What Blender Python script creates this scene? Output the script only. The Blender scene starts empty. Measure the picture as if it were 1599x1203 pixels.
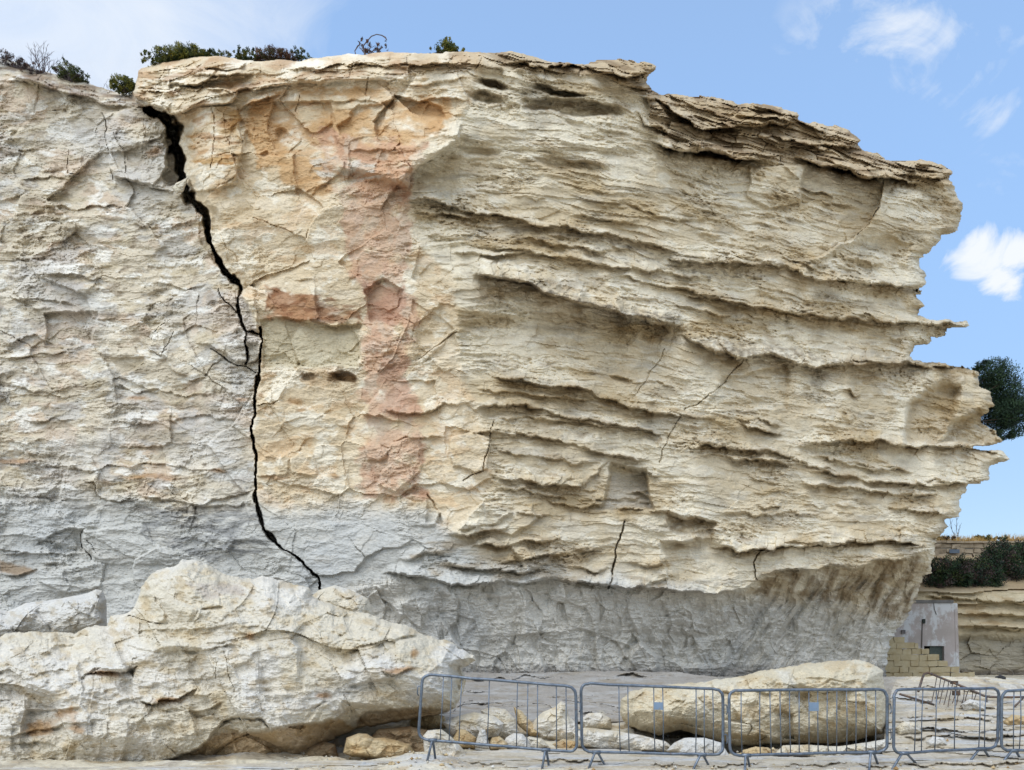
import bpy, math, random
import numpy as np
from mathutils import Vector, Matrix

SC = bpy.context.scene
COL = SC.collection
R = math.radians

# ------------------------------------------------------------------ camera
PW, PH = 1599.0, 1203.0          # photograph size
F, CX, HY, EYE = 1208.0, 799.5, 1018.0, 1.6   # focal (px), centre column, horizon row, eye height (m)
cam_d = bpy.data.cameras.new('camera')
cam = bpy.data.objects.new('camera', cam_d)
COL.objects.link(cam)
cam.location = (0, 0, EYE)
cam.rotation_euler = (R(90), 0, 0)
cam_d.sensor_width = 36.0
cam_d.lens = 36.0 * F / PW
cam_d.shift_y = (HY - PH / 2) / PW
cam_d.clip_start = 0.1
cam_d.clip_end = 3000
SC.camera = cam

# ------------------------------------------------------------------ light
SUN_EL, SUN_AZ = R(52), R(215)     # azimuth clockwise from +Y: behind and left of the camera
sun_d = bpy.data.lights.new('sun', 'SUN')
sun_d.energy = 1.5
sun_d.angle = R(70)
sun_d.color = (1.0, 0.97, 0.91)
sun = bpy.data.objects.new('sun', sun_d)
COL.objects.link(sun)
sdir = Vector((math.sin(SUN_AZ) * math.cos(SUN_EL), math.cos(SUN_AZ) * math.cos(SUN_EL), math.sin(SUN_EL)))
sun.rotation_euler = sdir.to_track_quat('Z', 'Y').to_euler()
sun.location = sdir * 60

SC.view_settings.view_transform = 'Standard'
SC.view_settings.look = 'None'
SC.view_settings.exposure = 0.68
SC.view_settings.gamma = 1.0
SC.view_settings.use_curve_mapping = False

# ------------------------------------------------------------------ sky
W = bpy.data.worlds.new('World')
SC.world = W
W.use_nodes = True
nt = W.node_tree
nt.nodes.clear()
def wn(t, **kw):
    n = nt.nodes.new(t)
    for k, v in kw.items():
        setattr(n, k, v)
    return n
def wmath(op, a, b=None, c=None, clamp=False):
    n = nt.nodes.new('ShaderNodeMath'); n.operation = op; n.use_clamp = clamp
    for i, v in enumerate((a, b, c)):
        if v is None: continue
        if isinstance(v, (int, float)): n.inputs[i].default_value = v
        else: nt.links.new(v, n.inputs[i])
    return n.outputs[0]
sky = wn('ShaderNodeTexSky', sky_type='NISHITA', sun_disc=False)
sky.sun_elevation = SUN_EL
sky.sun_rotation = SUN_AZ
sky.altitude = 0
sky.air_density = 1.0
sky.dust_density = 0.6
sky.ozone_density = 2.0
tc = wn('ShaderNodeTexCoord')
def wnoise(scale, detail, rough, dist=0.0, stretch=(1, 1, 1), off=(0, 0, 0)):
    mp = wn('ShaderNodeMapping'); mp.inputs['Scale'].default_value = stretch
    mp.inputs['Location'].default_value = off
    nt.links.new(tc.outputs['Generated'], mp.inputs['Vector'])
    n = wn('ShaderNodeTexNoise')
    n.inputs['Scale'].default_value = scale
    n.inputs['Detail'].default_value = detail
    n.inputs['Roughness'].default_value = rough
    n.inputs['Distortion'].default_value = dist
    nt.links.new(mp.outputs[0], n.inputs['Vector'])
    return n.outputs['Fac']
def wramp(v, a, b):
    n = wn('ShaderNodeMapRange'); n.interpolation_type = 'SMOOTHSTEP'
    n.inputs[1].default_value = a; n.inputs[2].default_value = b
    nt.links.new(v, n.inputs[0])
    return n.outputs[0]
def skydir(px, py):
    v = Vector(((px - CX) / F, 1.0, (HY - py) / F)); v.normalize(); return v
def blob(px, py, r0, r1, squash=1.0):
    """1 near the given sky direction, 0 beyond r1 degrees."""
    d = skydir(px, py)
    n = wn('ShaderNodeVectorMath', operation='SUBTRACT'); n.inputs[1].default_value = d
    nt.links.new(tc.outputs['Generated'], n.inputs[0])
    m = wn('ShaderNodeVectorMath', operation='MULTIPLY'); m.inputs[1].default_value = (1, 1, squash)
    nt.links.new(n.outputs[0], m.inputs[0])
    l = wn('ShaderNodeVectorMath', operation='LENGTH'); nt.links.new(m.outputs[0], l.inputs[0])
    return wramp(l.outputs['Value'], R(r1), R(r0))
def wmax(*v):
    o = v[0]
    for k in v[1:]: o = wmath('MAXIMUM', o, k)
    return o
wisp = wnoise(5.5, 9, 0.62, 1.4, (1.0, 1.0, 2.0))
fine = wnoise(16, 9, 0.6, 0.8, (1, 1, 1.2))
# veil of thin white cloud over the left of the sky
veil = wmath('MULTIPLY', wramp(wmath('ADD', wmath('MULTIPLY', wisp, 0.5), wmath('MULTIPLY', blob(40, 60, 2, 30), 0.62)), 0.36, 0.98), 0.80)
# cirrus wisps
cir = wmath('MULTIPLY', wmax(blob(1385, 55, 1.0, 9.5, 1.5), wmath('MULTIPLY', blob(1490, 130, 0.5, 4.2, 2.2), 0.75),
             wmath('MULTIPLY', blob(1345, 128, 0.2, 2.2), 0.6), wmath('MULTIPLY', blob(1560, 175, 0.5, 4.4, 2.6), 0.8),
             wmath('MULTIPLY', blob(1590, 40, 0.5, 4.0, 2), 0.55), wmath('MULTIPLY', blob(1590, 260, 1, 5), 0.4)),
             wramp(wmath('ADD', wmath('MULTIPLY', wisp, 0.55), wmath('MULTIPLY', fine, 0.45)), 0.38, 0.68))
# the small cumulus beside the cliff
cum = wramp(wmath('ADD', wmax(blob(1532, 394, 0.2, 2.7), blob(1568, 446, 0.2, 2.2), wmath('MULTIPLY', blob(1590, 400, 0.2, 1.8), .9)),
            wmath('MULTIPLY', wmath('SUBTRACT', fine, 0.5), 2.8)), 0.40, 1.25)
# unseen broken bright cloud, added behind the viewer to raise the light
sep = wn('ShaderNodeSeparateXYZ'); nt.links.new(tc.outputs['Generated'], sep.inputs[0])
back = wmath('MULTIPLY', wramp(sep.outputs['Y'], 0.15, -0.5), wramp(wnoise(2.2, 6, 0.55, 0.6), 0.36, 0.58))
zen = wmath('MULTIPLY', wramp(sep.outputs['Z'], 0.80, 0.97), 0.6)
cloud = wmath('MINIMUM', wmax(veil, wmath('MULTIPLY', cir, 0.8), 0.19, wmath('MULTIPLY', cum, 0.95), wmath('MULTIPLY', back, 0.9), zen), 1.0)
SKY_K, CLOUD_V = 0.143, 0.64
bg1 = wn('ShaderNodeBackground'); bg1.inputs['Strength'].default_value = SKY_K
tint = wn('ShaderNodeMixRGB', blend_type='MULTIPLY'); tint.inputs[0].default_value = 1.0
tr = wn('ShaderNodeMixRGB'); nt.links.new(wramp(sep.outputs['Z'], 0.05, 0.62), tr.inputs[0])
tr.inputs[1].default_value = (0.50, 0.55, 0.60, 1); tr.inputs[2].default_value = (0.90, 1.25, 1.38, 1)
nt.links.new(tr.outputs[0], tint.inputs[2])
nt.links.new(sky.outputs[0], tint.inputs[1])
nt.links.new(tint.outputs[0], bg1.inputs['Color'])
bg2 = wn('ShaderNodeBackground')
bg2.inputs['Color'].default_value = (0.93, 0.965, 1.0, 1); bg2.inputs['Strength'].default_value = CLOUD_V
mixs = wn('ShaderNodeMixShader')
nt.links.new(cloud, mixs.inputs[0]); nt.links.new(bg1.outputs[0], mixs.inputs[1]); nt.links.new(bg2.outputs[0], mixs.inputs[2])
wout = wn('ShaderNodeOutputWorld'); nt.links.new(mixs.outputs[0], wout.inputs['Surface'])
# ------------------------------------------------------------------ numpy noise
f32 = np.float32
def _perm(seed):
    p = np.random.RandomState(seed).permutation(512).astype(np.int32)
    return np.concatenate([p, p])
_PC = {}
def perlin(x, y, seed=0):
    if seed not in _PC:
        a = np.random.RandomState(seed + 977).rand(512) * 2 * np.pi
        _PC[seed] = (_perm(seed), np.cos(a).astype(f32), np.sin(a).astype(f32))
    p, gx, gy = _PC[seed]
    x = np.asarray(x, f32); y = np.asarray(y, f32)
    xi = np.floor(x).astype(np.int32); yi = np.floor(y).astype(np.int32)
    xf = x - xi; yf = y - yi
    xi &= 511; yi &= 511
    u = xf * xf * xf * (xf * (xf * 6 - 15) + 10); v = yf * yf * yf * (yf * (yf * 6 - 15) + 10)
    x1 = (xi + 1) & 511; y1 = (yi + 1) & 511
    def g(ix, iy, dx, dy):
        h = p[(p[ix] + iy) & 511]
        return gx[h] * dx + gy[h] * dy
    a = g(xi, yi, xf, yf); b = g(x1, yi, xf - 1, yf); c = g(xi, y1, xf, yf - 1); d = g(x1, y1, xf - 1, yf - 1)
    return ((a + u * (b - a)) + v * ((c + u * (d - c)) - (a + u * (b - a)))) * f32(1.5)
def fbm(x, y, o=4, seed=0, gain=0.5, lac=2.03):
    s = 0; a = 1.0; t = 0
    for i in range(o):
        s = s + a * perlin(x, y, seed + i * 7); t += a
        a *= gain; x = x * lac + 13.7; y = y * lac + 5.1
    return s / t
def ridged(x, y, o=4, seed=0, gain=0.5):
    s = 0; a = 1.0; t = 0
    for i in range(o):
        s = s + a * (1 - np.abs(perlin(x, y, seed + i * 5)) * 2); t += a
        a *= gain; x = x * 2.1 + 3.3; y = y * 2.1 + 8.1
    return s / t
def sstep(a, b, x):
    t = np.clip((x - a) / (b - a), 0, 1)
    return t * t * (3 - 2 * t)
def cells(x, y, seed=0, jit=0.9):
    """Voronoi: returns F2-F1, offset from the nearest seed, three random numbers of the cell."""
    rs = np.random.RandomState(seed)
    T = rs.rand(256, 256, 5).astype(f32)
    xi = np.floor(x).astype(np.int32); yi = np.floor(y).astype(np.int32)
    b1 = np.full(x.shape, 9, f32); b2 = b1.copy()
    dx0 = np.zeros_like(b1); dy0 = np.zeros_like(b1); ci = np.zeros(x.shape, np.int32); cj = ci.copy()
    for i in (-1, 0, 1):
        for j in (-1, 0, 1):
            ii = (xi + i) & 255; jj = (yi + j) & 255
            t = T[ii, jj]
            dx = x - (xi + i + 0.5 + jit * (t[..., 0] - 0.5)); dy = y - (yi + j + 0.5 + jit * (t[..., 1] - 0.5))
            d = np.sqrt(dx * dx + dy * dy)
            m = d < b1
            b2 = np.where(m, b1, np.minimum(b2, d)); b1 = np.where(m, d, b1)
            dx0 = np.where(m, dx, dx0); dy0 = np.where(m, dy, dy0); ci = np.where(m, ii, ci); cj = np.where(m, jj, cj)
    r = T[ci, cj]
    return b2 - b1, dx0, dy0, r[..., 2], r[..., 3], r[..., 4]
def facets(x, y, seed, tilt=1.0, step=0.4, soft=0.0):
    e, dx, dy, a, b, c = cells(x, y, seed)
    h = (dx * (a - .5) + dy * (b - .5)) * 2 * tilt + (c - .5) * step
    if soft: h = h * (1 - (1 - sstep(0, soft, e)) * (.35 + .65 * (a * 3.7 % 1)))
    return h, e

def plates(n, k, sharp=.8):
    """Breaks a smooth noise into thin plates with crisp edges."""
    q = n * k; f = np.floor(q); r = q - f
    return (f + .25 * r + .75 * sstep(sharp, 1.0, r)) / k

# ------------------------------------------------------------------ polygon / polyline fields
def seg_dist(X, Y, pts, vals=None, closed=False):
    P = np.asarray(pts, f32)
    n = len(P) if closed else len(P) - 1
    best = np.full(X.shape, 1e9, f32); val = np.zeros(X.shape, f32)
    for i in range(n):
        a = P[i]; b = P[(i + 1) % len(P)]
        d = b - a; L = float(d @ d) + 1e-9
        t = np.clip(((X - a[0]) * d[0] + (Y - a[1]) * d[1]) / L, 0, 1)
        q = (X - a[0] - t * d[0]) ** 2 + (Y - a[1] - t * d[1]) ** 2
        if vals is not None:
            m = q < best
            val = np.where(m, vals[i] + t * (vals[(i + 1) % len(P)] - vals[i]), val)
        best = np.minimum(best, q)
    best = np.sqrt(best)
    return (best, val) if vals is not None else best
def inside(X, Y, pts):
    P = np.asarray(pts, f32); r = np.zeros(X.shape, bool); n = len(P)
    for i in range(n):
        x1, y1 = P[i]; x2, y2 = P[(i + 1) % n]
        if y1 == y2: continue
        c = ((y1 > Y) != (y2 > Y)) & (X < (x2 - x1) * (Y - y1) / (y2 - y1) + x1)
        r ^= c
    return r
def sdf(X, Y, pts):
    d = seg_dist(X, Y, pts, closed=True)
    return np.where(inside(X, Y, pts), -d, d)
def pixY(px, py, Y):
    """World position on the camera ray of a photograph point at distance Y."""
    return Vector(((px - CX) * Y / F, Y, EYE + (HY - py) * Y / F))

class Relief:
    """A rock face surveyed on a fine grid: D is the distance of each grid point, in metres."""
    def __init__(s, x0, x1, y0, y1, step, seed=1, warp=(5, 2, 1)):
        s.step = step; s.seed = seed
        xs = np.arange(x0, x1 + step, step, dtype=f32); ys = np.arange(y0, y1 + step, step, dtype=f32)
        s.xs, s.ys = xs, ys
        s.X, s.Y = np.meshgrid(xs, ys)
        X, Y = s.X, s.Y
        s.WX = X + warp[0] * perlin(X / 42, Y / 30, seed + 31) + warp[1] * perlin(X / 15, Y / 12, seed + 32) + warp[2] * perlin(X / 5, Y / 5, seed + 33)
        s.WY = Y + warp[0] * perlin(X / 42, Y / 30, seed + 34) + warp[1] * perlin(X / 15, Y / 12, seed + 35) + warp[2] * perlin(X / 5, Y / 5, seed + 36)
        s.D = np.zeros_like(X); s.stain = np.zeros_like(X)
        s.TX = s.WX + 20 * fbm(X / 55, Y / 45, 4, seed + 41); s.TY = s.WY + 16 * fbm(X / 55, Y / 45, 4, seed + 46); s.TN = fbm(X / 26, Y / 17, 5, seed + 51, .6)
        s.C = np.zeros(X.shape + (3,), f32)
        s.k = 0
    def box(s, xa, xb, ya, yb):
        i0 = max(0, int((xa - s.xs[0]) / s.step)); i1 = min(len(s.xs), int((xb - s.xs[0]) / s.step) + 2)
        j0 = max(0, int((ya - s.ys[0]) / s.step)); j1 = min(len(s.ys), int((yb - s.ys[0]) / s.step) + 2)
        if i1 <= i0 or j1 <= j0: return None
        return slice(j0, j1), slice(i0, i1)
    def ledge(s, pts, d, up=22, rec=0.5, low=14, taper=30, edge=2.5, vary=0.55):
        """A bed that juts out by d along the polyline, with an undercut below it."""
        s.k += 1
        P = np.asarray(pts, f32)
        b = s.box(P[0, 0] - 8, P[-1, 0] + 8, P[:, 1].min() - up - 25, P[:, 1].max() + low * 3 + 25)
        if b is None: return
        X = s.WX[b]; Y = s.WY[b]
        yl = np.interp(X, P[:, 0], P[:, 1]) + 2.5 * perlin(X / 22, X * 0 + s.k * 3.7, 91)
        hs = np.random.RandomState(s.k * 7 + s.seed).rand(512).astype(f32)      # the bed is broken into blocks by joints
        cb = np.floor(X / 26 + 1.3 * perlin(X / 60, Y / 60, 94)).astype(np.int32) & 511; cs = np.floor(X / 9.5 + perlin(X / 30, Y / 16, 95)).astype(np.int32) & 511
        yl = yl + 2.6 * (hs[cb] - .5) + 1.6 * (hs[cs] - .5)
        bl = 1 + vary * (.75 * (hs[(cb * 3 + 11) & 511] - .5) + .45 * (hs[(cs * 5 + 7) & 511] - .5))
        v = Y - yl
        am = sstep(P[0, 0] - 4, P[0, 0] + taper, X) * sstep(P[-1, 0] + 4, P[-1, 0] - taper, X)
        am = am * (1 - vary * 0.5 + vary * perlin(X / 35, X * 0 + s.k * 9.1, 92) + 0.25 * vary * perlin(X / 9, X * 0 + s.k * 5.3, 93))
        am = am * bl
        pr = (.5 * np.clip(1 + v / up, 0, 1) ** 1.6 + .3 * sstep(-.62 * up, -.46 * up, v + 3 * (bl - 1)) + .2 * sstep(-.28 * up, -.16 * up, v)) * sstep(edge, -edge * 0.4, v)
        rc = sstep(0, edge, v) * np.exp(-np.clip(v, 0, None) / low)
        s.D[b] += -d * am * pr + d * rec * am * rc
        s.stain[b] = np.maximum(s.stain[b], np.clip(am, 0, 1) * min(1, d * 2.4) * sstep(-6, -1, v) * sstep(low * 1.3 + 3, low * .6, v))  # mask of the browner band along each ledge's lip and underside
    def crack(s, pts, wid, depth, soft=0.6):
        P = np.asarray(pts, f32); w = np.asarray(wid, f32) if np.ndim(wid) else np.r_[wid * .25, np.full(len(P) - 2, wid * .75), wid * .25].astype(f32)
        m = w.max() + 12
        b = s.box(P[:, 0].min() - m, P[:, 0].max() + m, P[:, 1].min() - m, P[:, 1].max() + m)
        if b is None: return
        X = s.X[b] * .2 + s.WX[b] * .8; Y = s.Y[b] * .2 + s.WY[b] * .8
        q, wv = seg_dist(X, Y, P, w)
        h = wv / 2 * (.45 + .75 * np.clip(.5 + perlin(X / 17, Y / 17, s.k + 300) * 1.8, 0, 1.2))
        s.D[b] += depth * (sstep(h + .75, h * 0.45, q) if w.max() > 4.4 else .8 * sstep(h * .8 + .9, 0, q) ** 1.5)
    def plate(s, pts, d, gx=0, gy=0, edge=2.0, tex=0.0):
        """Raise (d>0) or sink (d<0) a slab with a sharp broken rim; gx, gy tilt it (m per 100 px)."""
        P = np.asarray(pts, f32)
        b = s.box(P[:, 0].min() - 12, P[:, 0].max() + 12, P[:, 1].min() - 12, P[:, 1].max() + 12)
        if b is None: return
        X = s.WX[b]; Y = s.WY[b]
        q = sdf(X, Y, P); c = P.mean(0)
        m = sstep(edge, -edge, q)
        s.D[b] -= m * (d + gx * (X - c[0]) / 100 + gy * (Y - c[1]) / 100)
    def step_edge(s, pts, d, fade, side=1):
        """One side of the polyline stands d forward, dying away over fade px (side=+1: left of travel, in picture)."""
        P = np.asarray(pts, f32); m = fade + 15
        b = s.box(P[:, 0].min() - m, P[:, 0].max() + m, P[:, 1].min() - m, P[:, 1].max() + m)
        if b is None: return
        X = s.WX[b]; Y = s.WY[b]
        best = np.full(X.shape, 1e9, f32); sg = np.zeros_like(best); tt = np.zeros_like(best)
        n = len(P) - 1
        for i in range(n):
            a = P[i]; e = P[i + 1] - a; L = float(e @ e)
            tr = ((X - a[0]) * e[0] + (Y - a[1]) * e[1]) / L
            t = np.clip(tr, 0, 1)
            q = np.hypot(X - a[0] - t * e[0], Y - a[1] - t * e[1])
            k = q < best
            sg = np.where(k, np.sign((X - a[0]) * e[1] - (Y - a[1]) * e[0]), sg)
            tt = np.where(k, (i + t) / n, tt); best = np.minimum(best, q)
        sd = best * sg * side
        end = sstep(0, .12, tt) * sstep(1, .88, tt)
        s.D[b] -= d * end * sstep(-1.5, 1.5, sd) * np.clip(1 - best / fade, 0, 1)
    def dent(s, cx, cy, rx, ry, d, rot=0, hard=0.6):
        m = max(rx, ry) * 1.4 + 6
        b = s.box(cx - m, cx + m, cy - m, cy + m)
        if b is None: return
        X = s.WX[b] - cx; Y = s.WY[b] - cy; c, n = math.cos(R(rot)), math.sin(R(rot))
        q = np.hypot((X * c + Y * n) / rx, (-X * n + Y * c) / ry)
        s.D[b] += d * sstep(1.0, hard, q)
    def area(s, pts, soft=20):
        """A soft mask 0..1 over a polygon, on the whole grid."""
        P = np.asarray(pts, f32); out = np.zeros_like(s.D)
        b = s.box(P[:, 0].min() - soft - 22, P[:, 0].max() + soft + 22, P[:, 1].min() - soft - 20, P[:, 1].max() + soft + 20)
        if b is None: return out
        if soft < 6: out[b] = sstep(soft, -soft, sdf(s.WX[b], s.WY[b], P))
        else: out[b] = sstep(.34, .66, sstep(soft * 1.3, -soft * 1.3, sdf(s.TX[b], s.TY[b], P)) + .55 * s.TN[b])
        return out
    def tint(s, mask, col, k=1.0):
        m = (np.clip(mask, 0, 1) * k)[..., None]
        s.C[:] = s.C * (1 - m) + np.asarray(col, f32) * m
    def build(s, name, mat, outline, jag=None, rim=(20, 1.0), back=None, lens=None, parent=None):
        """Cut the grid along the outline, round its rim away from the viewer, and close it behind:
        back = depth of a body that runs straight back, lens = (radius px, half thickness m) for a boulder."""
        X, Y = s.X, s.Y
        q = sdf(X, Y, outline)
        ny0, nx0 = np.gradient(q, s.step); nl0 = np.sqrt(nx0 * nx0 + ny0 * ny0) + 1e-6
        if jag is not None: q = q + jag
        gy, gx = np.gradient(q, s.step)
        gl = np.sqrt(gx * gx + gy * gy) + 1e-6
        nx = X.shape[1]
        keep = q < 0.75 * s.step
        kq = keep[:-1, :-1] & keep[1:, :-1] & keep[:-1, 1:] & keep[1:, 1:]
        out = (q > 0) & keep
        XX = np.where(out, X - gx / gl * np.clip(q, 0, 2 * s.step), X); YY = np.where(out, Y - gy / gl * np.clip(q, 0, 2 * s.step), Y)
        ins = np.clip(-q, 0, None)
        if lens is None:
            t = np.clip(ins / rim[0], 0, 1)
            D = s.D + rim[1] * (1 - np.sqrt(1 - (1 - t) ** 2 + 1e-6))
            DB = None
        else:
            t = np.clip(ins / lens[0], 0, 1)
            prof = np.sqrt(1 - (1 - t) ** 2 + 1e-6)
            bs = s.base + np.zeros_like(s.D)
            D = bs + (s.D - bs) * sstep(0, min(9.0, lens[0] * .4), ins) - lens[1] * prof
            DB = bs + lens[1] * prof * 1.05 + 0.02
        idx = np.arange(X.size).reshape(X.shape)
        a, b_, c, d = idx[:-1, :-1][kq], idx[:-1, 1:][kq], idx[1:, 1:][kq], idx[1:, :-1][kq]
        quads = np.stack([a, d, c, b_], 1)
        used = np.zeros(X.size, bool); used[quads.ravel()] = True
        remap = np.cumsum(used) - 1
        quads = remap[quads]
        D1 = D.ravel()[used]; x1 = XX.ravel()[used]; y1 = YY.ravel()[used]
        def pos(dd): return np.stack([(x1 - CX) * dd / F, dd, EYE + (HY - y1) * dd / F], 1)
        V = pos(D1); C = s.C.reshape(-1, 3)[used]
        E = np.concatenate([quads[:, [0, 1]], quads[:, [1, 2]], quads[:, [2, 3]], quads[:, [3, 0]]])
        key = np.minimum(E[:, 0], E[:, 1]).astype(np.int64) * (len(V) + 1) + np.maximum(E[:, 0], E[:, 1])
        u, first, cnt = np.unique(key, return_index=True, return_counts=True)
        B = E[first[cnt == 1]]
        n0 = len(V)
        if lens is None:
            bv = np.unique(B); loc = np.full(n0, -1); loc[bv] = np.arange(len(bv))
            strips = []
            prev = np.arange(n0)
            allV = [V]; allC = [C]
            ex, ey, ed = x1[bv], y1[bv], D1[bv]
            nxv = (nx0 / nl0).ravel()[used][bv]; nyv = (ny0 / nl0).ravel()[used][bv]
            up_ = 0.0
            off = n0
            for k, dy in enumerate(back):
                dd = ed + dy; ins_ = min(2.4, 2.0 * dy + .4); sh = 1 - .02 * max(0, dy - 4)
                px_ = ex - nxv * ins_; px_ = np.where(ex > 900, 900 + (px_ - 900) * max(.3, sh), px_)
                py_ = np.where(ey < HY, HY + (ey - HY) * (up_ * ed / dd + (1 - up_)) - nyv * ins_ * (1 - up_), ey)
                nv = np.stack([(px_ - CX) * dd / F, dd, EYE + (HY - py_) * dd / F], 1)
                allV.append(nv); allC.append(C[bv])
                cur = np.full(n0, -1); cur[bv] = off + np.arange(len(bv))
                strips.append(np.stack([prev[B[:, 1]], prev[B[:, 0]], cur[B[:, 0]], cur[B[:, 1]]], 1))
                prev = cur; off += len(bv)
            V = np.concatenate(allV); C = np.concatenate(allC)
            quads = np.concatenate([quads] + strips)
        else:
            VB = pos(DB.ravel()[used])
            qb = quads[:, ::-1] + n0
            st = np.stack([B[:, 1], B[:, 0], B[:, 0] + n0, B[:, 1] + n0], 1)
            V = np.concatenate([V, VB]); C = np.concatenate([C, C])
            quads = np.concatenate([quads, qb, st])
        return np_mesh(name, V, quads, mat, C, parent)

def np_mesh(name, V, quads, mat, C=None, parent=None, smooth=False):
    me = bpy.data.meshes.new(name)
    V = np.ascontiguousarray(V, f32); quads = np.ascontiguousarray(quads, np.int32)
    k = quads.shape[1]
    me.vertices.add(len(V)); me.vertices.foreach_set('co', V.ravel())
    me.loops.add(quads.size); me.loops.foreach_set('vertex_index', quads.ravel())
    me.polygons.add(len(quads)); me.polygons.foreach_set('loop_start', np.arange(0, quads.size, k, dtype=np.int32))
    me.polygons.foreach_set('use_smooth', np.full(len(quads), smooth, bool))
    if C is not None:
        at = me.color_attributes.new('rock_colour', 'FLOAT_COLOR', 'POINT')
        rgba = np.ones((len(V), 4), f32); rgba[:, :3] = C
        at.data.foreach_set('color', rgba.ravel())
    me.update(calc_edges=True)
    me.materials.append(mat)
    o = bpy.data.objects.new(name, me)
    COL.objects.link(o)
    if parent is not None: o.parent = parent
    return o

def tag(o, label=None, cat=None, group=None, kind=None):
    if label: o['label'] = label
    if cat: o['category'] = cat
    if group: o['group'] = group
    if kind: o['kind'] = kind
    return o
def empty(name, loc, label=None, cat=None, group=None):
    o = bpy.data.objects.new(name, None); COL.objects.link(o); o.location = loc
    bpy.context.view_layer.update()
    return tag(o, label, cat, group)

class MB:
    """Collects boxes, tubes and leaves; build() links them as one mesh object."""
    def __init__(s): s.v = []; s.f = []
    def add(s, v, f):
        n = len(s.v); s.v += [tuple(p) for p in v]; s.f += [tuple(i + n for i in q) for q in f]
    def box(s, lo, hi, jit=0, rnd=None):
        x0, y0, z0 = lo; x1, y1, z1 = hi
        v = [(x0, y0, z0), (x1, y0, z0), (x1, y1, z0), (x0, y1, z0), (x0, y0, z1), (x1, y0, z1), (x1, y1, z1), (x0, y1, z1)]
        if jit: v = [tuple(c + rnd.uniform(-jit, jit) for c in p) for p in v]
        s.add(v, [(0, 3, 2, 1), (4, 5, 6, 7), (0, 1, 5, 4), (1, 2, 6, 5), (2, 3, 7, 6), (3, 0, 4, 7)])
    def tube(s, pts, r, n=8, closed=False, caps=True):
        pts = [Vector(p) for p in pts]; m = len(pts)
        rr = r if isinstance(r, (list, tuple)) else [r] * m
        rings = []; ref = None
        for i in range(m):
            if closed: t = pts[(i + 1) % m] - pts[i - 1]
            else: t = pts[min(i + 1, m - 1)] - pts[max(i - 1, 0)]
            t.normalize()
            if ref is None:
                ref = Vector((0, 0, 1)) if abs(t.z) < .9 else Vector((1, 0, 0))
                ref = (ref - t * ref.dot(t)).normalized()
            else:
                ref = ref - t * ref.dot(t)
                ref = ref.normalized() if ref.length > 1e-5 else t.orthogonal().normalized()
            b = t.cross(ref)
            rings.append([pts[i] + (ref * math.cos(2 * math.pi * k / n) + b * math.sin(2 * math.pi * k / n)) * rr[i] for k in range(n)])
        v = [p for rg in rings for p in rg]; f = []
        for i in range(m if closed else m - 1):
            j = (i + 1) % m
            for k in range(n):
                f.append((i * n + k, i * n + (k + 1) % n, j * n + (k + 1) % n, j * n + k))
        if caps and not closed:
            f.append(tuple(range(n))[::-1]); f.append(tuple((m - 1) * n + k for k in range(n)))
        s.add(v, f)
    def build(s, name, mat, parent=None, smooth=False):
        me = bpy.data.meshes.new(name)
        off = Vector((0, 0, 0))
        if parent is not None:
            off = parent.matrix_world.translation if parent.parent is None else parent.matrix_world.translation
        me.from_pydata([(p[0] - off.x, p[1] - off.y, p[2] - off.z) for p in s.v], [], s.f)
        me.materials.append(mat)
        if smooth: me.polygons.foreach_set('use_smooth', [True] * len(me.polygons))
        me.update()
        o = bpy.data.objects.new(name, me); COL.objects.link(o)
        if parent is not None: o.parent = parent
        return o

# ------------------------------------------------------------------ materials
def new_mat(name, rough=0.9, spec=0.2):
    m = bpy.data.materials.new(name); m.use_nodes = True
    b = m.node_tree.nodes['Principled BSDF']
    b.inputs['Roughness'].default_value = rough
    b.inputs['Specular IOR Level'].default_value = spec
    return m, m.node_tree, b
def nz(t, scale, detail=6, rough=0.6, coord=None, stretch=None):
    n = t.nodes.new('ShaderNodeTexNoise')
    n.inputs['Scale'].default_value = scale; n.inputs['Detail'].default_value = detail; n.inputs['Roughness'].default_value = rough
    if coord is not None:
        if stretch:
            mp = t.nodes.new('ShaderNodeMapping'); mp.inputs['Scale'].default_value = stretch
            t.links.new(coord, mp.inputs['Vector']); coord = mp.outputs[0]
        t.links.new(coord, n.inputs['Vector'])
    return n.outputs['Fac']
def rmp(t, v, a, b, lo=0.0, hi=1.0):
    n = t.nodes.new('ShaderNodeMapRange')
    for i, x in enumerate((a, b, lo, hi)): n.inputs[i + 1].default_value = x
    t.links.new(v, n.inputs[0]); return n.outputs[0]
def mixc(t, fac, a, b, mode='MIX'):
    n = t.nodes.new('ShaderNodeMixRGB'); n.blend_type = mode
    for i, v in ((0, fac), (1, a), (2, b)):
        if isinstance(v, (int, float)): n.inputs[i].default_value = v
        elif isinstance(v, tuple): n.inputs[i].default_value = v + (1,) if len(v) == 3 else v
        else: t.links.new(v, n.inputs[i])
    return n.outputs[0]
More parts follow.
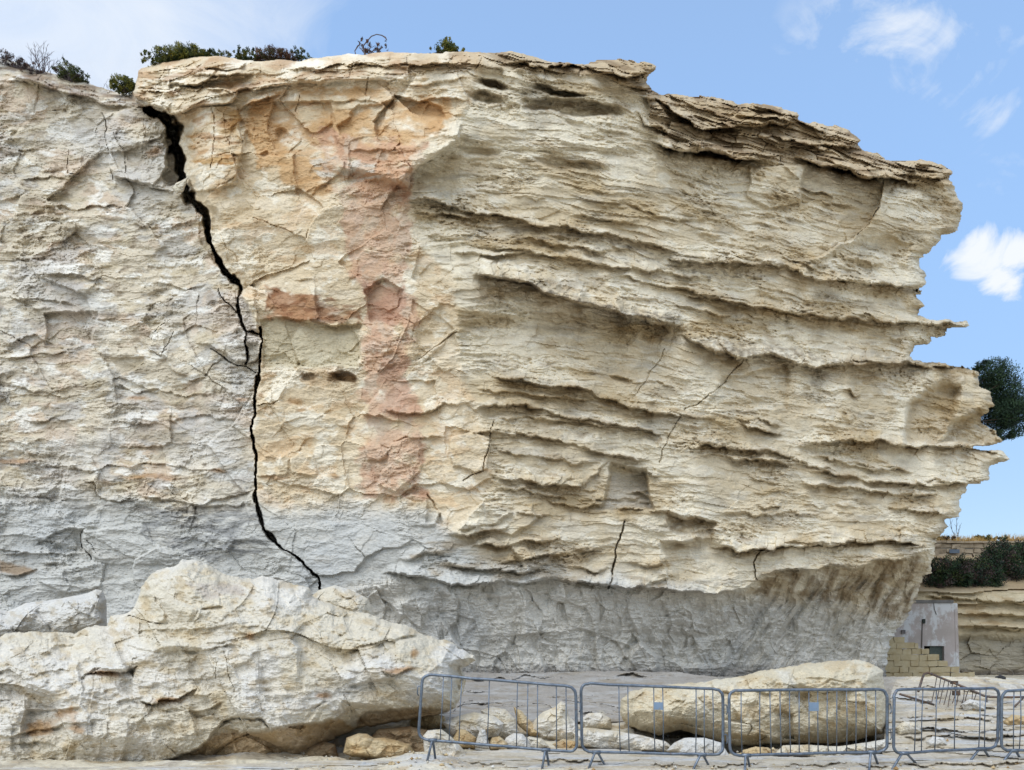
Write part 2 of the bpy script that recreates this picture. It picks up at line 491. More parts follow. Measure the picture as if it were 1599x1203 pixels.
def rock_mat(name, fs=14.0, strata=(1, 1, 1), bump=0.35):
    m, t, b = new_mat(name, 0.92, 0.15)
    at = t.nodes.new('ShaderNodeAttribute'); at.attribute_name = 'rock_colour'
    co = t.nodes.new('ShaderNodeTexCoord').outputs['Object']
    n1 = nz(t, fs, 8, 0.68, co, strata); n2 = nz(t, fs * 0.16, 6, 0.6, co)
    c = mixc(t, 1.0, at.outputs['Color'], rmp(t, n1, .28, .72, .80, 1.18), 'MULTIPLY')
    c = mixc(t, 1.0, c, rmp(t, n2, .3, .7, .92, 1.08), 'MULTIPLY')
    t.links.new(c, b.inputs['Base Color'])
    bp = t.nodes.new('ShaderNodeBump'); bp.inputs['Strength'].default_value = bump; bp.inputs['Distance'].default_value = 0.03
    t.links.new(n1, bp.inputs['Height']); t.links.new(bp.outputs[0], b.inputs['Normal'])
    return m
# ------------------------------------------------------------------ colours
def S(r, g, b, k=0.80):
    v = np.array([r, g, b], float) / 255
    v = np.where(v <= .04045, v / 12.92, ((v + .055) / 1.055) ** 2.4)
    return tuple(float(x) for x in v * k)
BEIGE = S(211, 196, 168, .92); CREAM = S(230, 220, 198, .95); GREYC = S(221, 217, 208, .9); OCHRE = S(190, 144, 84); BROWN = S(122, 98, 68)
ORANGE = S(214, 180, 140); RED = S(207, 166, 138, .85); PALE = S(226, 222, 210); DUST = S(150, 140, 122); TAN = S(200, 172, 128)
M_ROCK = rock_mat('limestone', 13.0, (1, 1, 2.2))
M_BOULDER = rock_mat('boulder_limestone', 17.0, (1, 1, 1.3))

# ------------------------------------------------------------------ the cliff
OUT = [(-170, 1092), (-170, 60), (-60, 78), (0, 90), (30, 99), (60, 110), (100, 119), (130, 125), (150, 134), (185, 146), (204, 150), (207, 140),
       (211, 130), (217, 110), (236, 101), (262, 96), (300, 90), (340, 87), (365, 92), (400, 96), (440, 94), (470, 95), (492, 91), (540, 85), (575, 84),
       (610, 81), (650, 83), (690, 84), (696, 81), (728, 81), (760, 83), (800, 81), (815, 83), (832, 88), (860, 97), (900, 100), (930, 98), (948, 95), (968, 92), (990, 96),
       (1006, 98), (1024, 104), (1026, 111), (1012, 116), (1010, 130), (1019, 141), (1030, 151), (1060, 147), (1076, 150), (1100, 151), (1120, 154), (1145, 156), (1152, 162), (1180, 163),
       (1200, 163), (1221, 166), (1223, 172), (1245, 176), (1247, 187), (1275, 190), (1295, 200), (1306, 197), (1325, 202), (1338, 214), (1343, 228), (1346, 234), (1365, 238),
       (1385, 249), (1400, 251), (1440, 251), (1470, 257), (1486, 265), (1489, 271), (1478, 280), (1488, 285), (1491, 304), (1502, 318), (1503, 326), (1499, 342), (1496, 362), (1470, 367),
       (1470, 378), (1456, 386), (1446, 396), (1434, 404), (1438, 420), (1445, 432), (1444, 444), (1433, 450), (1426, 453), (1438, 457), (1440, 460), (1430, 464), (1441, 474), (1443, 478), (1432, 484),
       (1433, 494), (1452, 499), (1490, 501), (1509, 503), (1513, 508), (1500, 512), (1480, 516), (1473, 524), (1450, 528), (1454, 538), (1442, 536), (1430, 541), (1424, 553), (1425, 564),
       (1450, 566), (1500, 573), (1526, 581), (1531, 592), (1529, 603), (1546, 611), (1551, 632), (1541, 644), (1533, 652), (1530, 662), (1556, 676), (1566, 690), (1552, 696), (1530, 697), (1510, 699), (1548, 701),
       (1565, 706), (1577, 718), (1558, 724), (1540, 733), (1545, 746), (1532, 754), (1512, 757), (1509, 768), (1500, 778), (1496, 790), (1501, 799), (1497, 806), (1474, 813), (1481, 823),
       (1468, 838), (1455, 842), (1461, 855), (1463, 867), (1451, 884), (1455, 893), (1438, 905), (1437, 915), (1432, 934), (1424, 950), (1414, 965), (1400, 985), (1391, 1000),
       (1386, 1030), (1381, 1060), (1380, 1092)]
def ip(x, tab):
    a = np.asarray(tab, f32); return np.interp(x, a[:, 0], a[:, 1]).astype(f32)
cl = Relief(-172, 1582, 50, 1094, 1.35, seed=3)
X, Y, WX, WY = cl.X, cl.Y, cl.WX, cl.WY
# main faces: the wall left of the fissure, the fresh slab, and the long face that runs away to the right
base = ip(X, [(-200, 21.7), (200, 21.5), (290, 21.3), (330, 20.9), (500, 20.5), (640, 20.2), (720, 20.15), (800, 20.4), (900, 20.8), (1000, 21.3), (1200, 22.6), (1400, 24.1), (1500, 24.9), (1600, 25.9)])
lipy = ip(X, [(-200, 980), (380, 980), (480, 930), (560, 905), (608, 900), (706, 911), (783, 906), (868, 903), (952, 911), (1070, 921), (1120, 928), (1150, 920), (1185, 902), (1212, 893), (1300, 884), (1363, 876), (1431, 864), (1500, 850)])
rmax = ip(X, [(-200, .2), (400, .2), (560, .5), (650, .9), (750, .9), (900, 1.1), (1050, 1.6), (1180, 2.4), (1300, 2.8), (1430, 2.8), (1500, 2.4)])
t = np.clip((WY - lipy) / (1062 - lipy), 0, 1.15)
under = rmax * (1 - (1 - np.clip(t, 0, 1)) ** 2.4)
lean = ip(Y, [(60, -0.25), (120, -0.5), (300, -0.3), (500, 0.0), (700, 0.12), (860, 0.1), (1100, 0.2)]) * ip(X, [(250, .3), (700, 1), (1500, 1.6)])
face = base + lean
uu = (X - CX) * base / F; zz = EYE + (HY - Y) * base / F        # metres along and up the face
wu = uu + 0.12 * perlin(uu * 1.1, zz * 1.5, 61); wz = zz + 0.10 * perlin(uu * .6, zz * 1.4, 62) + 0.04 * perlin(uu * 2, zz * 3, 63)
cornx = ip(WY, [(60, 760), (120, 748), (180, 722), (215, 705), (240, 685), (262, 655), (285, 638), (310, 640), (360, 650), (400, 668), (430, 705), (500, 712), (570, 716), (620, 738), (680, 758), (740, 768), (790, 745), (830, 706), (870, 660), (910, 610), (1100, 600)])
fisx = ip(WY, [(60, 208), (150, 212), (170, 235), (200, 275), (285, 290), (330, 318), (400, 337), (450, 378), (520, 406), (600, 400), (700, 396), (800, 404), (850, 432), (900, 498), (1000, 520)])
mR = sstep(-8, 8, WX - cornx); mL = sstep(4, -4, WX - fisx); mS = np.clip(1 - mR - mL, 0, 1)
mB = sstep(-4, 16, WY - lipy) * sstep(420, 600, X)
capy = ip(WX, [(-200, 108), (100, 128), (205, 150), (240, 172), (300, 165), (370, 160), (480, 138), (520, 128), (640, 118), (760, 108), (860, 112), (930, 118), (1010, 150), (1020, 205), (1060, 232), (1160, 250), (1255, 256), (1300, 268), (1400, 284), (1500, 292)])
mC = sstep(5, -5, WY - capy) * sstep(195, 215, X)

# ---- texture of each kind of rock
sw = wz * 1.25 + 0.55 * perlin(uu * .16, zz * .35, 64)
pat = np.clip(0.5 + 1.1 * fbm(uu * .35, zz * .7, 3, 65), 0, 1.2)
saw1 = (1 - (sw - np.floor(sw))) ** 1.7
sw2 = wz * 3.9 + 1.1 * perlin(uu * .3, zz * .8, 66)
pat2 = np.clip(0.45 + 1.3 * fbm(uu * .7 + 9, zz * 1.3, 3, 67), 0, 1.2)
saw2 = (1 - (sw2 - np.floor(sw2))) ** 1.5
lam = fbm(uu * 1.1, wz * 5.0, 5, 68, 0.58)
crin = fbm(uu * 4.2, wz * 11, 4, 69, 0.6)
pitm = np.clip(0.25 + 1.5 * fbm(uu * .45 + 3, zz * .9 + 7, 3, 70), 0, 1)
pits = sstep(0.10, 0.34, fbm(uu * 5.5, wz * 9, 2, 71)) * pitm
rgh = fbm(uu * 6.5, wz * 9, 4, 59, .65)
big = fbm(uu * .28, zz * .42, 3, 72)
lamq = plates(lam, 9); crq = plates(crin, 5); fineq = None
su = uu + .06 * perlin(uu * 2.2, zz * 2.2, 48) + .03 * perlin(uu * 7, zz * 7, 49); sz = zz + .06 * perlin(uu * 2.2, zz * 2.2, 46) + .03 * perlin(uu * 7, zz * 7, 47)
fa, ea = facets(su * .62 + .12 * sz, sz * .85, 11, .34, .12, .03)
fb, eb = facets(su * 1.6 + 3 - .3 * sz, sz * 2.2, 12, .14, .04, .05)
fc, ec = facets(wu * 4.1 + 1, wz * 5.5, 13, .036, .018, .15)
smR = sstep(-.12, .2, fbm(uu * .42 + 60, wz * .95, 3, 58)); fade = 1 - .72 * smR
DR = -0.10 * saw1 * np.clip(pat - .35, 0, 1) - 0.085 * saw2 * np.clip(pat2 - .25, 0, 1) - (0.20 * lamq + 0.03 * crin + 0.045 * crq * (0.4 + pitm) - 0.10 * pits + .04 * rgh * np.clip(pitm + .15, 0, 1)) * fade - 0.35 * big - .45 * fb * smR
fine = plates(fbm(uu * 1.6, wz * 3.8, 5, 73, .6), 7)
smooth = sstep(-.32, .10, fbm(uu * .5 + 20, zz * .6, 3, 74))        # smooth fresh breaks against rough weathered patches
fd, ed_ = facets(wu * 8.5 + 1, wz * 12, 16, .018, .012, .3)
DL = -fa * .58 - fb * (.5 - .34 * smooth) - fc * (1.5 - .9 * smooth) - fd * (1.0 - .8 * smooth) - fine * (.24 - .14 * smooth) - .25 * big - (.04 * crin + .042 * rgh) * (1 - .85 * smooth) - .03 * saw2 * pat2
smooth = np.clip(smooth + .3 * mS, 0, 1)
DS = -fa * .75 - fb * (.75 - .4 * smooth) - fc * (.9 - .7 * smooth) - fine * (.20 - .13 * smooth) - .15 * big - (.035 * crin + .04 * rgh) * (1 - .8 * smooth) - fd * (1 - .7 * smooth)
# grey marl at the foot: blocks, then raking flutes towards the right
fe, ee = facets(wu * 1.0 + .25 * zz, wz * .85 + 5, 14, .34, .20, .12)
fg, eg = facets(wu * 2.9 + .4 * wz, wz * 1.9 + 5, 15, .20, .14, .12)
vj = ridged(wu * 2.6 + .5 * wz, wz * .9, 3, 78)
hj = fbm(wu * 1.3, wz * 6, 4, 80)
fl = ridged((wu - .62 * wz) * 1.7, wz * .38 + .1 * wu, 4, 75)
fl2 = fbm((wu - .62 * wz) * 3.2, wz * .8, 4, 76)
kf = sstep(1000, 1250, X)
DB = -(fe + fg) * (1 - .65 * kf)  - .07 * vj * (1 - kf) - .09 * hj - .06 * crin - .05 * rgh * (1 - .5 * kf) - .05 * vj - fl * (.08 + .26 * kf) * sstep(.0, .3, t) - fl2 * (.05 + .20 * kf) - .06 * lam
# thin-bedded cap
sc = wz * 2.6 + .8 * perlin(uu * .25, zz * .5, 77)
sc2 = wz * 6.5 + 1.4 * perlin(uu * .5, zz * 1.2, 78)
DC = -.34 * (1 - (sc - np.floor(sc))) ** 1.3 * np.clip(.6 + fbm(uu * .6, zz, 3, 79), 0.1, 1.3) - .13 * (1 - (sc2 - np.floor(sc2))) ** 1.2 - .10 * lam - .05 * crin
kc = sstep(560, 840, X)
fk, ek = facets(wu * 1.1 + 3, wz * 3.4 + 1, 17, .16, .34, .05); fk2, ek2 = facets(wu * 3.0, wz * 8.5, 18, .06, .10, .06)
DC = DC * .75 - (fk + fk2) * .8 + .12 * sstep(.05, 0, ek) - .10 * plates(lam, 8)
DC = DC * (.35 + .65 * kc) - (fa + fb) * .6 * (1 - kc)
tex = DR * mR + DL * mL + DS * mS
tex = tex * (1 - mB) + DB * mB
tex = tex * (1 - mC) + DC * mC
cl.D[:] = face + under + tex
cl.D[:] += mL * ip(WY, [(60, .9), (150, .8), (300, .6), (500, .25), (800, .05), (1000, 0)])

# ---- beds that stand out of the long face
led = cl.ledge
led([(640, 308), (692, 314), (719, 329), (749, 333), (783, 338), (834, 351), (885, 355), (918, 365), (1000, 377), (1062, 396)], .30, 16, .8, 12)
led([(650, 335), (690, 333), (720, 340), (755, 345)], .3, 10, .9, 8)
led([(808, 366), (850, 376), (905, 388), (960, 392)], .22, 12, .8, 8)
led([(700, 392), (760, 400), (840, 396), (900, 404)], .2, 14, .8, 8)
led([(868, 400), (940, 412), (1000, 421), (1062, 430), (1100, 440)], .26, 14, .8, 10)
led([(1040, 405), (1105, 408), (1178, 408), (1218, 417), (1249, 424), (1276, 437), (1313, 440), (1363, 443), (1397, 447), (1446, 446)], .38, 20, .8, 13)
led([(1050, 447), (1110, 461), (1144, 472), (1205, 481), (1229, 489), (1262, 493), (1296, 498), (1346, 499), (1397, 502), (1433, 502), (1516, 509)], .52, 18, .9, 16)
led([(735, 425), (780, 430), (824, 440), (868, 462), (901, 472), (952, 483), (986, 496), (1020, 508), (1067, 503)], .85, 40, .62, 40, edge=4)
led([(1062, 521), (1100, 541), (1144, 555), (1205, 553), (1235, 568), (1279, 571), (1313, 568), (1417, 567), (1511, 574), (1535, 590)], .62, 26, .6, 26, edge=3.5)
led([(1160, 558), (1205, 566), (1250, 576)], .25, 14, .7, 10)
led([(770, 588), (817, 594), (864, 604), (918, 607), (935, 621), (986, 634), (1003, 641), (1070, 650)], .48, 12, .75, 14)
led([(735, 640), (770, 630), (817, 632), (874, 647), (935, 658), (986, 668), (1037, 681)], .36, 14, 1.0, 11)
led([(770, 652), (830, 655), (905, 660), (960, 670)], .2, 10, .9, 8)
led([(740, 672), (800, 677), (851, 684), (901, 694), (962, 711), (1022, 722)], .3, 16, .8, 9)
led([(1040, 655), (1075, 662), (1110, 668)], .2, 10, .8, 8)
led([(1148, 661), (1195, 672), (1226, 681)], .45, 16, .9, 9)
led([(1245, 694), (1262, 692), (1296, 688), (1346, 688), (1397, 691), (1431, 697), (1495, 698), (1572, 711)], .55, 18, .8, 15)
led([(1074, 696), (1148, 698), (1195, 707), (1240, 715)], .4, 18, .8, 12)
led([(1268, 712), (1346, 727), (1430, 736)], .32, 12, .8, 9)
led([(1140, 717), (1195, 717), (1228, 727)], .42, 14, 1.2, 9)
led([(1268, 733), (1353, 747), (1424, 757), (1500, 756), (1545, 750)], .40, 12, .8, 9)
led([(1245, 756), (1330, 761), (1397, 771), (1470, 775)], .34, 12, .8, 9)
led([(1380, 790), (1430, 795), (1500, 803)], .3, 12, .8, 8)
led([(770, 700), (830, 712), (900, 722), (945, 722)], .16, 14, .7, 8)
led([(770, 745), (801, 751), (851, 758), (901, 755), (935, 742), (953, 716)], .42, 26, .5, 14)
led([(770, 764), (834, 772), (890, 778)], .25, 10, 1.0, 10)
led([(845, 777), (890, 790), (930, 790), (945, 796)], .22, 10, 1.0, 10)
led([(1010, 798), (1040, 801), (1075, 808), (1118, 815)], .42, 26, .8, 22)
led([(950, 792), (985, 797), (1020, 794)], .3, 10, .9, 10)
led([(1030, 856), (1050, 850), (1085, 844), (1112, 840)], .3, 24, .9, 14)
led([(1110, 850), (1150, 858), (1202, 855), (1262, 854), (1330, 846), (1397, 844), (1440, 850)], .62, 26, .9, 9, edge=2.0)
led([(1120, 800), (1180, 806), (1240, 800), (1300, 805)], .15, 16, .6, 8)
led([(600, 898), (640, 896), (665, 899), (706, 912), (783, 909), (868, 905), (952, 912), (1070, 922), (1150, 925)], .42, 22, .9, 12, edge=2)
led([(1175, 905), (1212, 893), (1255, 891), (1296, 882), (1323, 888), (1363, 878), (1440, 866)], .35, 18, .9, 12, edge=2)
# broken ground just above the lip
led([(700, 833), (740, 832), (790, 822), (800, 812)], .55, 34, .6, 14, edge=2)
led([(735, 850), (780, 852), (825, 846), (880, 838)], .35, 16, .9, 12)
led([(770, 880), (810, 876), (850, 866), (890, 858)], .35, 16, .9, 12)
led([(620, 872), (660, 862), (700, 868)], .25, 16, .7, 10)
led([(690, 886), (740, 884), (790, 893), (850, 890)], .3, 14, .9, 10)
led([(980, 876), (1020, 880), (1045, 872)], .3, 14, .8, 10)
led([(880, 866), (910, 858), (940, 852)], .2, 12, .8, 8)
led([(890, 886), (930, 892), (960, 888)], .25, 12, .8, 8)
# quieter beds, seeded along the bedding
rs = np.random.RandomState(5)
for i in range(60):
    x = rs.uniform(700, 1470); L = rs.uniform(30, 120)
    y = rs.uniform(290, 850)
    if x < 745 and y < 700: continue
    sl = (1018 - y) / 928 * .29 * (0.6 if x < 900 else 1)
    led([(x, y), (x + L * .35, y + sl * L * .35 + rs.uniform(-3, 3)), (x + L * .7, y + sl * L * .7 + rs.uniform(-3, 3)), (x + L, y + sl * L)], rs.uniform(.07, .22), rs.uniform(7, 14), .9, rs.uniform(4, 9), taper=14)
# ---- the cap: thick slabs with dark gaps under them
led([(790, 98), (840, 103), (885, 102), (935, 108)], .4, 14, .9, 8, edge=2)
led([(925, 114), (972, 119), (1005, 113), (1030, 112)], .5, 24, .8, 10, edge=2)
led([(1000, 150), (1040, 160), (1060, 180), (1094, 200), (1144, 202), (1200, 196), (1240, 190)], .6, 22, 1.1, 10, edge=2)
led([(1015, 222), (1060, 233), (1110, 238), (1162, 249), (1200, 252)], .8, 26, 1.4, 11, edge=2)
led([(1235, 245), (1296, 260), (1346, 274), (1397, 281), (1440, 288)], .75, 24, 1.2, 9, edge=2)
led([(1390, 270), (1440, 276), (1484, 281)], .5, 16, 1.0, 7, edge=2)
led([(1150, 180), (1210, 186), (1245, 190), (1290, 206)], .4, 12, .9, 7, edge=2)
led([(1230, 222), (1290, 226), (1345, 234)], .45, 12, .9, 7, edge=2)
led([(1180, 212), (1240, 216), (1300, 238)], .4, 12, .9, 7, edge=2)
led([(990, 175), (1020, 200), (1050, 212)], .4, 14, .9, 9, edge=2)
led([(205, 139), (240, 142), (300, 139), (365, 140), (460, 134)], .3, 14, .8, 7, edge=2)
led([(208, 167), (240, 166), (275, 178), (300, 166)], .55, 26, 1.2, 12, edge=2)
led([(262, 130), (285, 136), (330, 127), (352, 118)], .4, 20, .8, 8, edge=2)
led([(370, 176), (392, 160), (420, 152), (440, 150)], .3, 12, .9, 10, edge=2)
led([(295, 113), (340, 118), (400, 110)], .35, 14, .9, 8, edge=2)
led([(440, 106), (470, 108), (560, 99), (640, 103), (700, 98), (740, 95)], .28, 10, .8, 6, edge=2)
led([(465, 127), (540, 128), (640, 128), (740, 122)], .10, 20, .7, 4, edge=2)
led([(470, 155), (560, 158), (650, 155), (735, 156)], .10, 14, .7, 4, edge=2)
cl.plate([(206, 141), (300, 139), (372, 141), (364, 160), (300, 165), (276, 179), (238, 169), (216, 168)], .42, 0, -.3, 2)
cl.plate([(214, 112), (262, 104), (266, 138), (214, 137)], .16, 0, -.2, 1.6); cl.plate([(266, 112), (300, 104), (334, 112), (326, 126), (286, 137), (262, 131)], .30, .1, -.3, 1.6)
cl.plate([(338, 112), (376, 108), (382, 122), (338, 126)], .16, 0, 0, 1.6); cl.plate([(300, 92), (345, 88), (384, 98), (372, 106), (310, 108)], .25, 0, 0, 1.6)
cl.plate([(465, 108), (560, 101), (640, 105), (640, 125), (540, 126), (466, 125)], .16, 0, 0, 1.6)
# hollows under the cap
cl.dent(770, 131, 27, 9, .75, 14, .3); cl.dent(880, 146, 42, 6, .8, 6, .3); cl.dent(845, 138, 20, 7, .4, 0, .3)
cl.dent(757, 152, 30, 11, .42, 8, .4); cl.dent(895, 168, 92, 15, .55, 5, .6); cl.dent(905, 166, 70, 6, .2, 5, .2)
cl.dent(890, 258, 66, 12, .28, 8, .3); cl.dent(748, 236, 45, 6, .14, 8, .3)
cl.dent(1112, 242, 48, 8, .8, 10, .3); cl.dent(1310, 266, 30, 6, .7, 14, .3); cl.dent(1125, 204, 40, 4, .4, 4, .3)
# the broken edge between the fresh slab and the weathered face
cl.step_edge([(722, 190), (716, 215), (700, 232), (680, 246), (655, 262), (642, 278), (636, 300)], .75, 150, side=-1)
cl.plate([(640, 283), (660, 262), (690, 245), (718, 222), (800, 226), (860, 262), (840, 306), (700, 306)], -.30, .3, 0, 14)
# blocks towards the right end
cl.plate([(1172, 262), (1255, 258), (1249, 318), (1200, 322), (1165, 310)], .22, .1, -.2, 1.6)
cl.step_edge([(1377, 284), (1374, 322), (1334, 374), (1276, 400), (1240, 405)], .5, 110, side=1)
cl.plate([(1334, 376), (1380, 372), (1420, 385), (1412, 432), (1262, 430), (1276, 404)], -.25, 0, .4, 7)
cl.crack([(1377, 286), (1374, 325), (1340, 368)], 3, .35)
cl.plate([(1422, 628), (1470, 600), (1498, 606), (1490, 650), (1464, 694), (1415, 692)], -.65, .3, 0, 7)
cl.plate([(1466, 694), (1492, 655), (1530, 640), (1560, 690)], -.75, .3, 0, 5)
cl.plate([(1131, 590), (1228, 572), (1231, 640), (1100, 640)], -.16, 0, .2, 3)
cl.plate([(945, 718), (1015, 720), (1022, 795), (942, 795)], -.0, 0, 0, 3)
cl.plate([(956, 722), (1008, 736), (1019, 794), (940, 795)], -.62, -.5, .4, 2.5)
cl.plate([(722, 502), (780, 492), (900, 488), (1010, 508), (1060, 520), (1040, 600), (900, 596), (760, 580), (716, 560)], -.22, 0, .2, 16)
cl.plate([(1040, 800), (1118, 816), (1110, 840), (1050, 828)], -.35, 0, .3, 4)
cl.plate([(1030, 850), (1110, 842), (1150, 862), (1140, 900), (1060, 905)], -.25, .2, .2, 5)
cl.plate([(1180, 858), (1320, 852), (1440, 852), (1370, 874), (1296, 878), (1210, 890)], .1, 0, -.5, 3)
# bold facets in the broken corner
cl.plate([(715, 825), (753, 782), (800, 800), (780, 815)], .28, -.2, -.9, 1.6)
cl.plate([(753, 782), (795, 797), (830, 790), (838, 808), (800, 836), (770, 826)], .1, .5, .4, 2)
cl.plate([(605, 795), (640, 770), (668, 778), (690, 800), (680, 822), (640, 822)], .15, .3, -.3, 2)
cl.plate([(668, 772), (690, 800), (694, 822), (664, 815)], -.18, 0, 0, 2)
cl.plate([(800, 850), (845, 838), (872, 846), (860, 880), (820, 892)], .2, -.4, .5, 3)
cl.plate([(1005, 880), (1030, 870), (1045, 905), (1010, 915)], .15, .6, .4, 2)
# ---- the fresh slab
cl.plate([(425, 160), (518, 158), (528, 228), (470, 240), (430, 232), (418, 205)], -.14, .05, .1, 2)
cl.plate([(615, 150), (664, 158), (692, 172), (696, 184), (674, 210), (640, 228), (590, 222), (582, 190)], -.22, .15, .15, 2)
cl.plate([(530, 200), (560, 165), (612, 158), (585, 222), (545, 235)], -.12, .1, .1, 2)
cl.plate([(545, 236), (600, 232), (612, 285), (545, 288)], -.10, 0, .1, 2)
cl.plate([(283, 175), (300, 165), (368, 166), (374, 200), (378, 240), (366, 288), (346, 298), (300, 298), (290, 260)], .16, .05, 0, 2)
cl.plate([(348, 250), (372, 246), (378, 258), (362, 288), (344, 296)], .08, 0, 0, 1.4)
cl.dent(440, 212, 12, 14, .18, 0, .5); cl.dent(386, 218, 7, 17, .16, 5, .5); cl.dent(413, 240, 9, 8, .12, 0, .4)
cl.plate([(410, 500), (444, 500), (466, 570), (410, 575)], -.12, .05, 0, 2); cl.plate([(444, 500), (562, 510), (562, 572), (466, 572)], -.16, 0, 0, 2)
led([(412, 498), (440, 496), (480, 500), (540, 508), (562, 512)], .22, 16, .6, 6)
led([(445, 434), (470, 438), (500, 440)], .1, 10, .6, 5)
cl.dent(538, 590, 24, 9, .28, 3, .6); cl.dent(482, 588, 14, 7, .12, 0, .5)
cl.plate([(568, 455), (600, 438), (628, 452), (622, 500), (580, 505)], -.22, 0, 0, 2)
cl.plate([(571, 510), (640, 510), (648, 560), (590, 580)], .08, -.1, .1, 2)
cl.crack([(640, 488), (632, 520), (612, 560), (592, 582)], 4, -.10); cl.crack([(715, 520), (690, 534), (655, 560)], 4, .16)
cl.plate([(645, 470), (710, 515), (652, 562)], -.1, 0, 0, 2); cl.plate([(712, 520), (716, 552), (660, 566)], -.1, .1, 0, 2)
cl.plate([(402, 720), (430, 700), (450, 715), (450, 740), (400, 745)], .09, 0, 0, 1.6); cl.plate([(452, 716), (470, 702), (490, 712), (494, 742), (456, 742)], .10, 0, 0, 1.6)
cl.plate([(705, 684), (742, 672), (768, 684), (760, 735), (740, 742), (706, 728)], .20, 0, -.1, 1.6)
cl.plate([(566, 690), (612, 700), (590, 718), (575, 722)], .14, .1, 0, 2); cl.plate([(612, 690), (650, 682), (660, 730), (620, 770), (590, 760)], .12, -.1, 0, 2)
led([(600, 640), (640, 641), (690, 634), (740, 628)], .22, 14, .7, 7); led([(610, 684), (650, 682), (706, 682)], .15, 10, .8, 5)
for p, w, d in (([(770, 655), (766, 690), (752, 738), (738, 745), (722, 752)], 2.6, .22),
                ([(1062, 650), (1045, 680), (1030, 725)], 2, .15), ([(1040, 548), (1010, 590), (990, 622)], 2, .10),
                ([(1160, 560), (1132, 598), (1094, 628), (1070, 640)], 3, .18), ([(976, 815), (962, 858), (956, 900), (952, 918)], 4.2, .5),
                ([(1190, 858), (1176, 880), (1182, 905)], 3, .4), ([(470, 150), (462, 175)], 2, .1), ([(332, 166), (335, 205), (328, 262)], 1.8, .1), ([(573, 122), (570, 158)], 2.2, .14),
                ([(160, 175), (166, 215), (172, 245), (176, 282)], 2.2, .16), ([(225, 172), (225, 205), (223, 246)], 1.6, .06), ([(178, 208), (192, 240), (196, 272)], 1.8, .12),
                ([(106, 236), (104, 268), (122, 272)], 2.2, .2), ([(268, 520), (250, 560), (236, 545), (240, 520), (262, 498)], 1.6, .12)):
    cl.crack(p, w, d)
# ---- the wall left of the fissure
cl.plate([(160, 174), (225, 170), (262, 188), (258, 225), (266, 262), (240, 292), (178, 278), (168, 225)], .16, .0, 0, 1.6)
cl.plate([(168, 208), (180, 208), (196, 250), (262, 276), (255, 292), (176, 280)], .10, 0, 0, 1.5)
cl.plate([(258, 190), (272, 190), (282, 230), (278, 285), (252, 276), (264, 250)], -.30, 0, 0, 2)
led([(176, 279), (215, 288), (262, 297), (276, 297)], .22, 12, .9, 5, edge=1.6)
led([(10, 118), (60, 130), (110, 146), (160, 158), (210, 172)], .3, 16, .5, 8)
led([(0, 126), (40, 128), (72, 136)], .25, 12, .7, 6)
cl.plate([(104, 238), (130, 244), (134, 268), (106, 272)], .10, 0, 0, 1.5)
cl.plate([(240, 515), (262, 495), (282, 500), (300, 540), (318, 590), (296, 596), (275, 580), (255, 560), (236, 548)], .12, 0, .05, 1.3)
cl.plate([(309, 534), (350, 512), (378, 510), (386, 520), (384, 568), (350, 552), (330, 540)], .24, .25, 0, 1.3)
cl.plate([(385, 522), (407, 524), (404, 560), (386, 568)], .22, 0, 0, 1.3)
cl.plate([(340, 448), (371, 460), (372, 490), (350, 478)], .14, 0, 0, 1.3); cl.plate([(373, 455), (400, 465), (405, 516), (386, 516), (374, 492)], .2, 0, 0, 1.3)
cl.dent(285, 606, 20, 8, .08, 0, .4)
cl.plate([(72, 490), (150, 490), (140, 535), (118, 542), (72, 540)], -.2, 0, .2, 2); cl.plate([(160, 505), (178, 510), (225, 555), (172, 560)], .08, .1, .1, 1.6)
for p in ([(0, 535), (20, 534), (55, 524), (90, 540), (118, 543)], [(0, 556), (40, 554), (85, 556), (118, 548)], [(0, 600), (60, 608), (120, 622)], [(30, 655), (80, 655), (120, 655)],
          [(0, 688), (40, 694), (60, 686), (84, 688)], [(165, 658), (200, 660), (260, 664)], [(0, 722), (60, 726), (140, 732), (230, 724), (320, 735), (360, 738)], [(150, 590), (210, 612), (270, 612), (330, 620)],
          [(60, 320), (120, 326), (200, 318)], [(10, 330), (50, 334), (80, 330)], [(200, 350), (260, 356), (310, 340)], [(40, 430), (110, 428), (170, 440)], [(230, 440), (290, 452), (330, 440)], [(30, 285), (80, 276), (120, 282)], [(250, 655), (320, 652), (380, 655)],
          [(330, 590), (370, 596), (398, 600)], [(0, 470), (70, 466), (130, 476)]):
    led(p, .11, 10, .9, 6, edge=1.6)
led([(128, 754), (150, 752), (160, 776), (185, 785), (222, 778)], .28, 26, .7, 7, edge=1.6)
led([(0, 770), (80, 778), (150, 782)], .08, 10, .8, 5); led([(222, 770), (300, 790), (400, 785)], .14, 12, .9, 9)
cl.plate([(100, 826), (127, 825), (130, 862), (80, 862), (60, 850)], -.24, -.3, 0, 1.8)
cl.plate([(128, 826), (232, 822), (236, 846), (290, 880), (160, 880), (136, 868)], .10, 0, 0, 2)
cl.crack([(127, 826), (128, 856), (142, 874)], 3, .25); cl.crack([(136, 842), (150, 866)], 2, .12)
led([(0, 836), (60, 838), (118, 862)], .12, 10, .9, 5); led([(0, 866), (50, 864), (128, 864)], .16, 10, .9, 6, edge=1.6)
led([(60, 882), (112, 880)], .14, 8, .9, 5); led([(0, 895), (30, 896), (62, 890)], .2, 8, .9, 6)
cl.plate([(58, 890), (110, 884), (160, 880), (160, 920), (90, 925), (58, 910)], .14, 0, 0, 2)
cl.plate([(396, 880), (440, 862), (498, 905), (470, 925)], .06, .1, 0, 1.4)
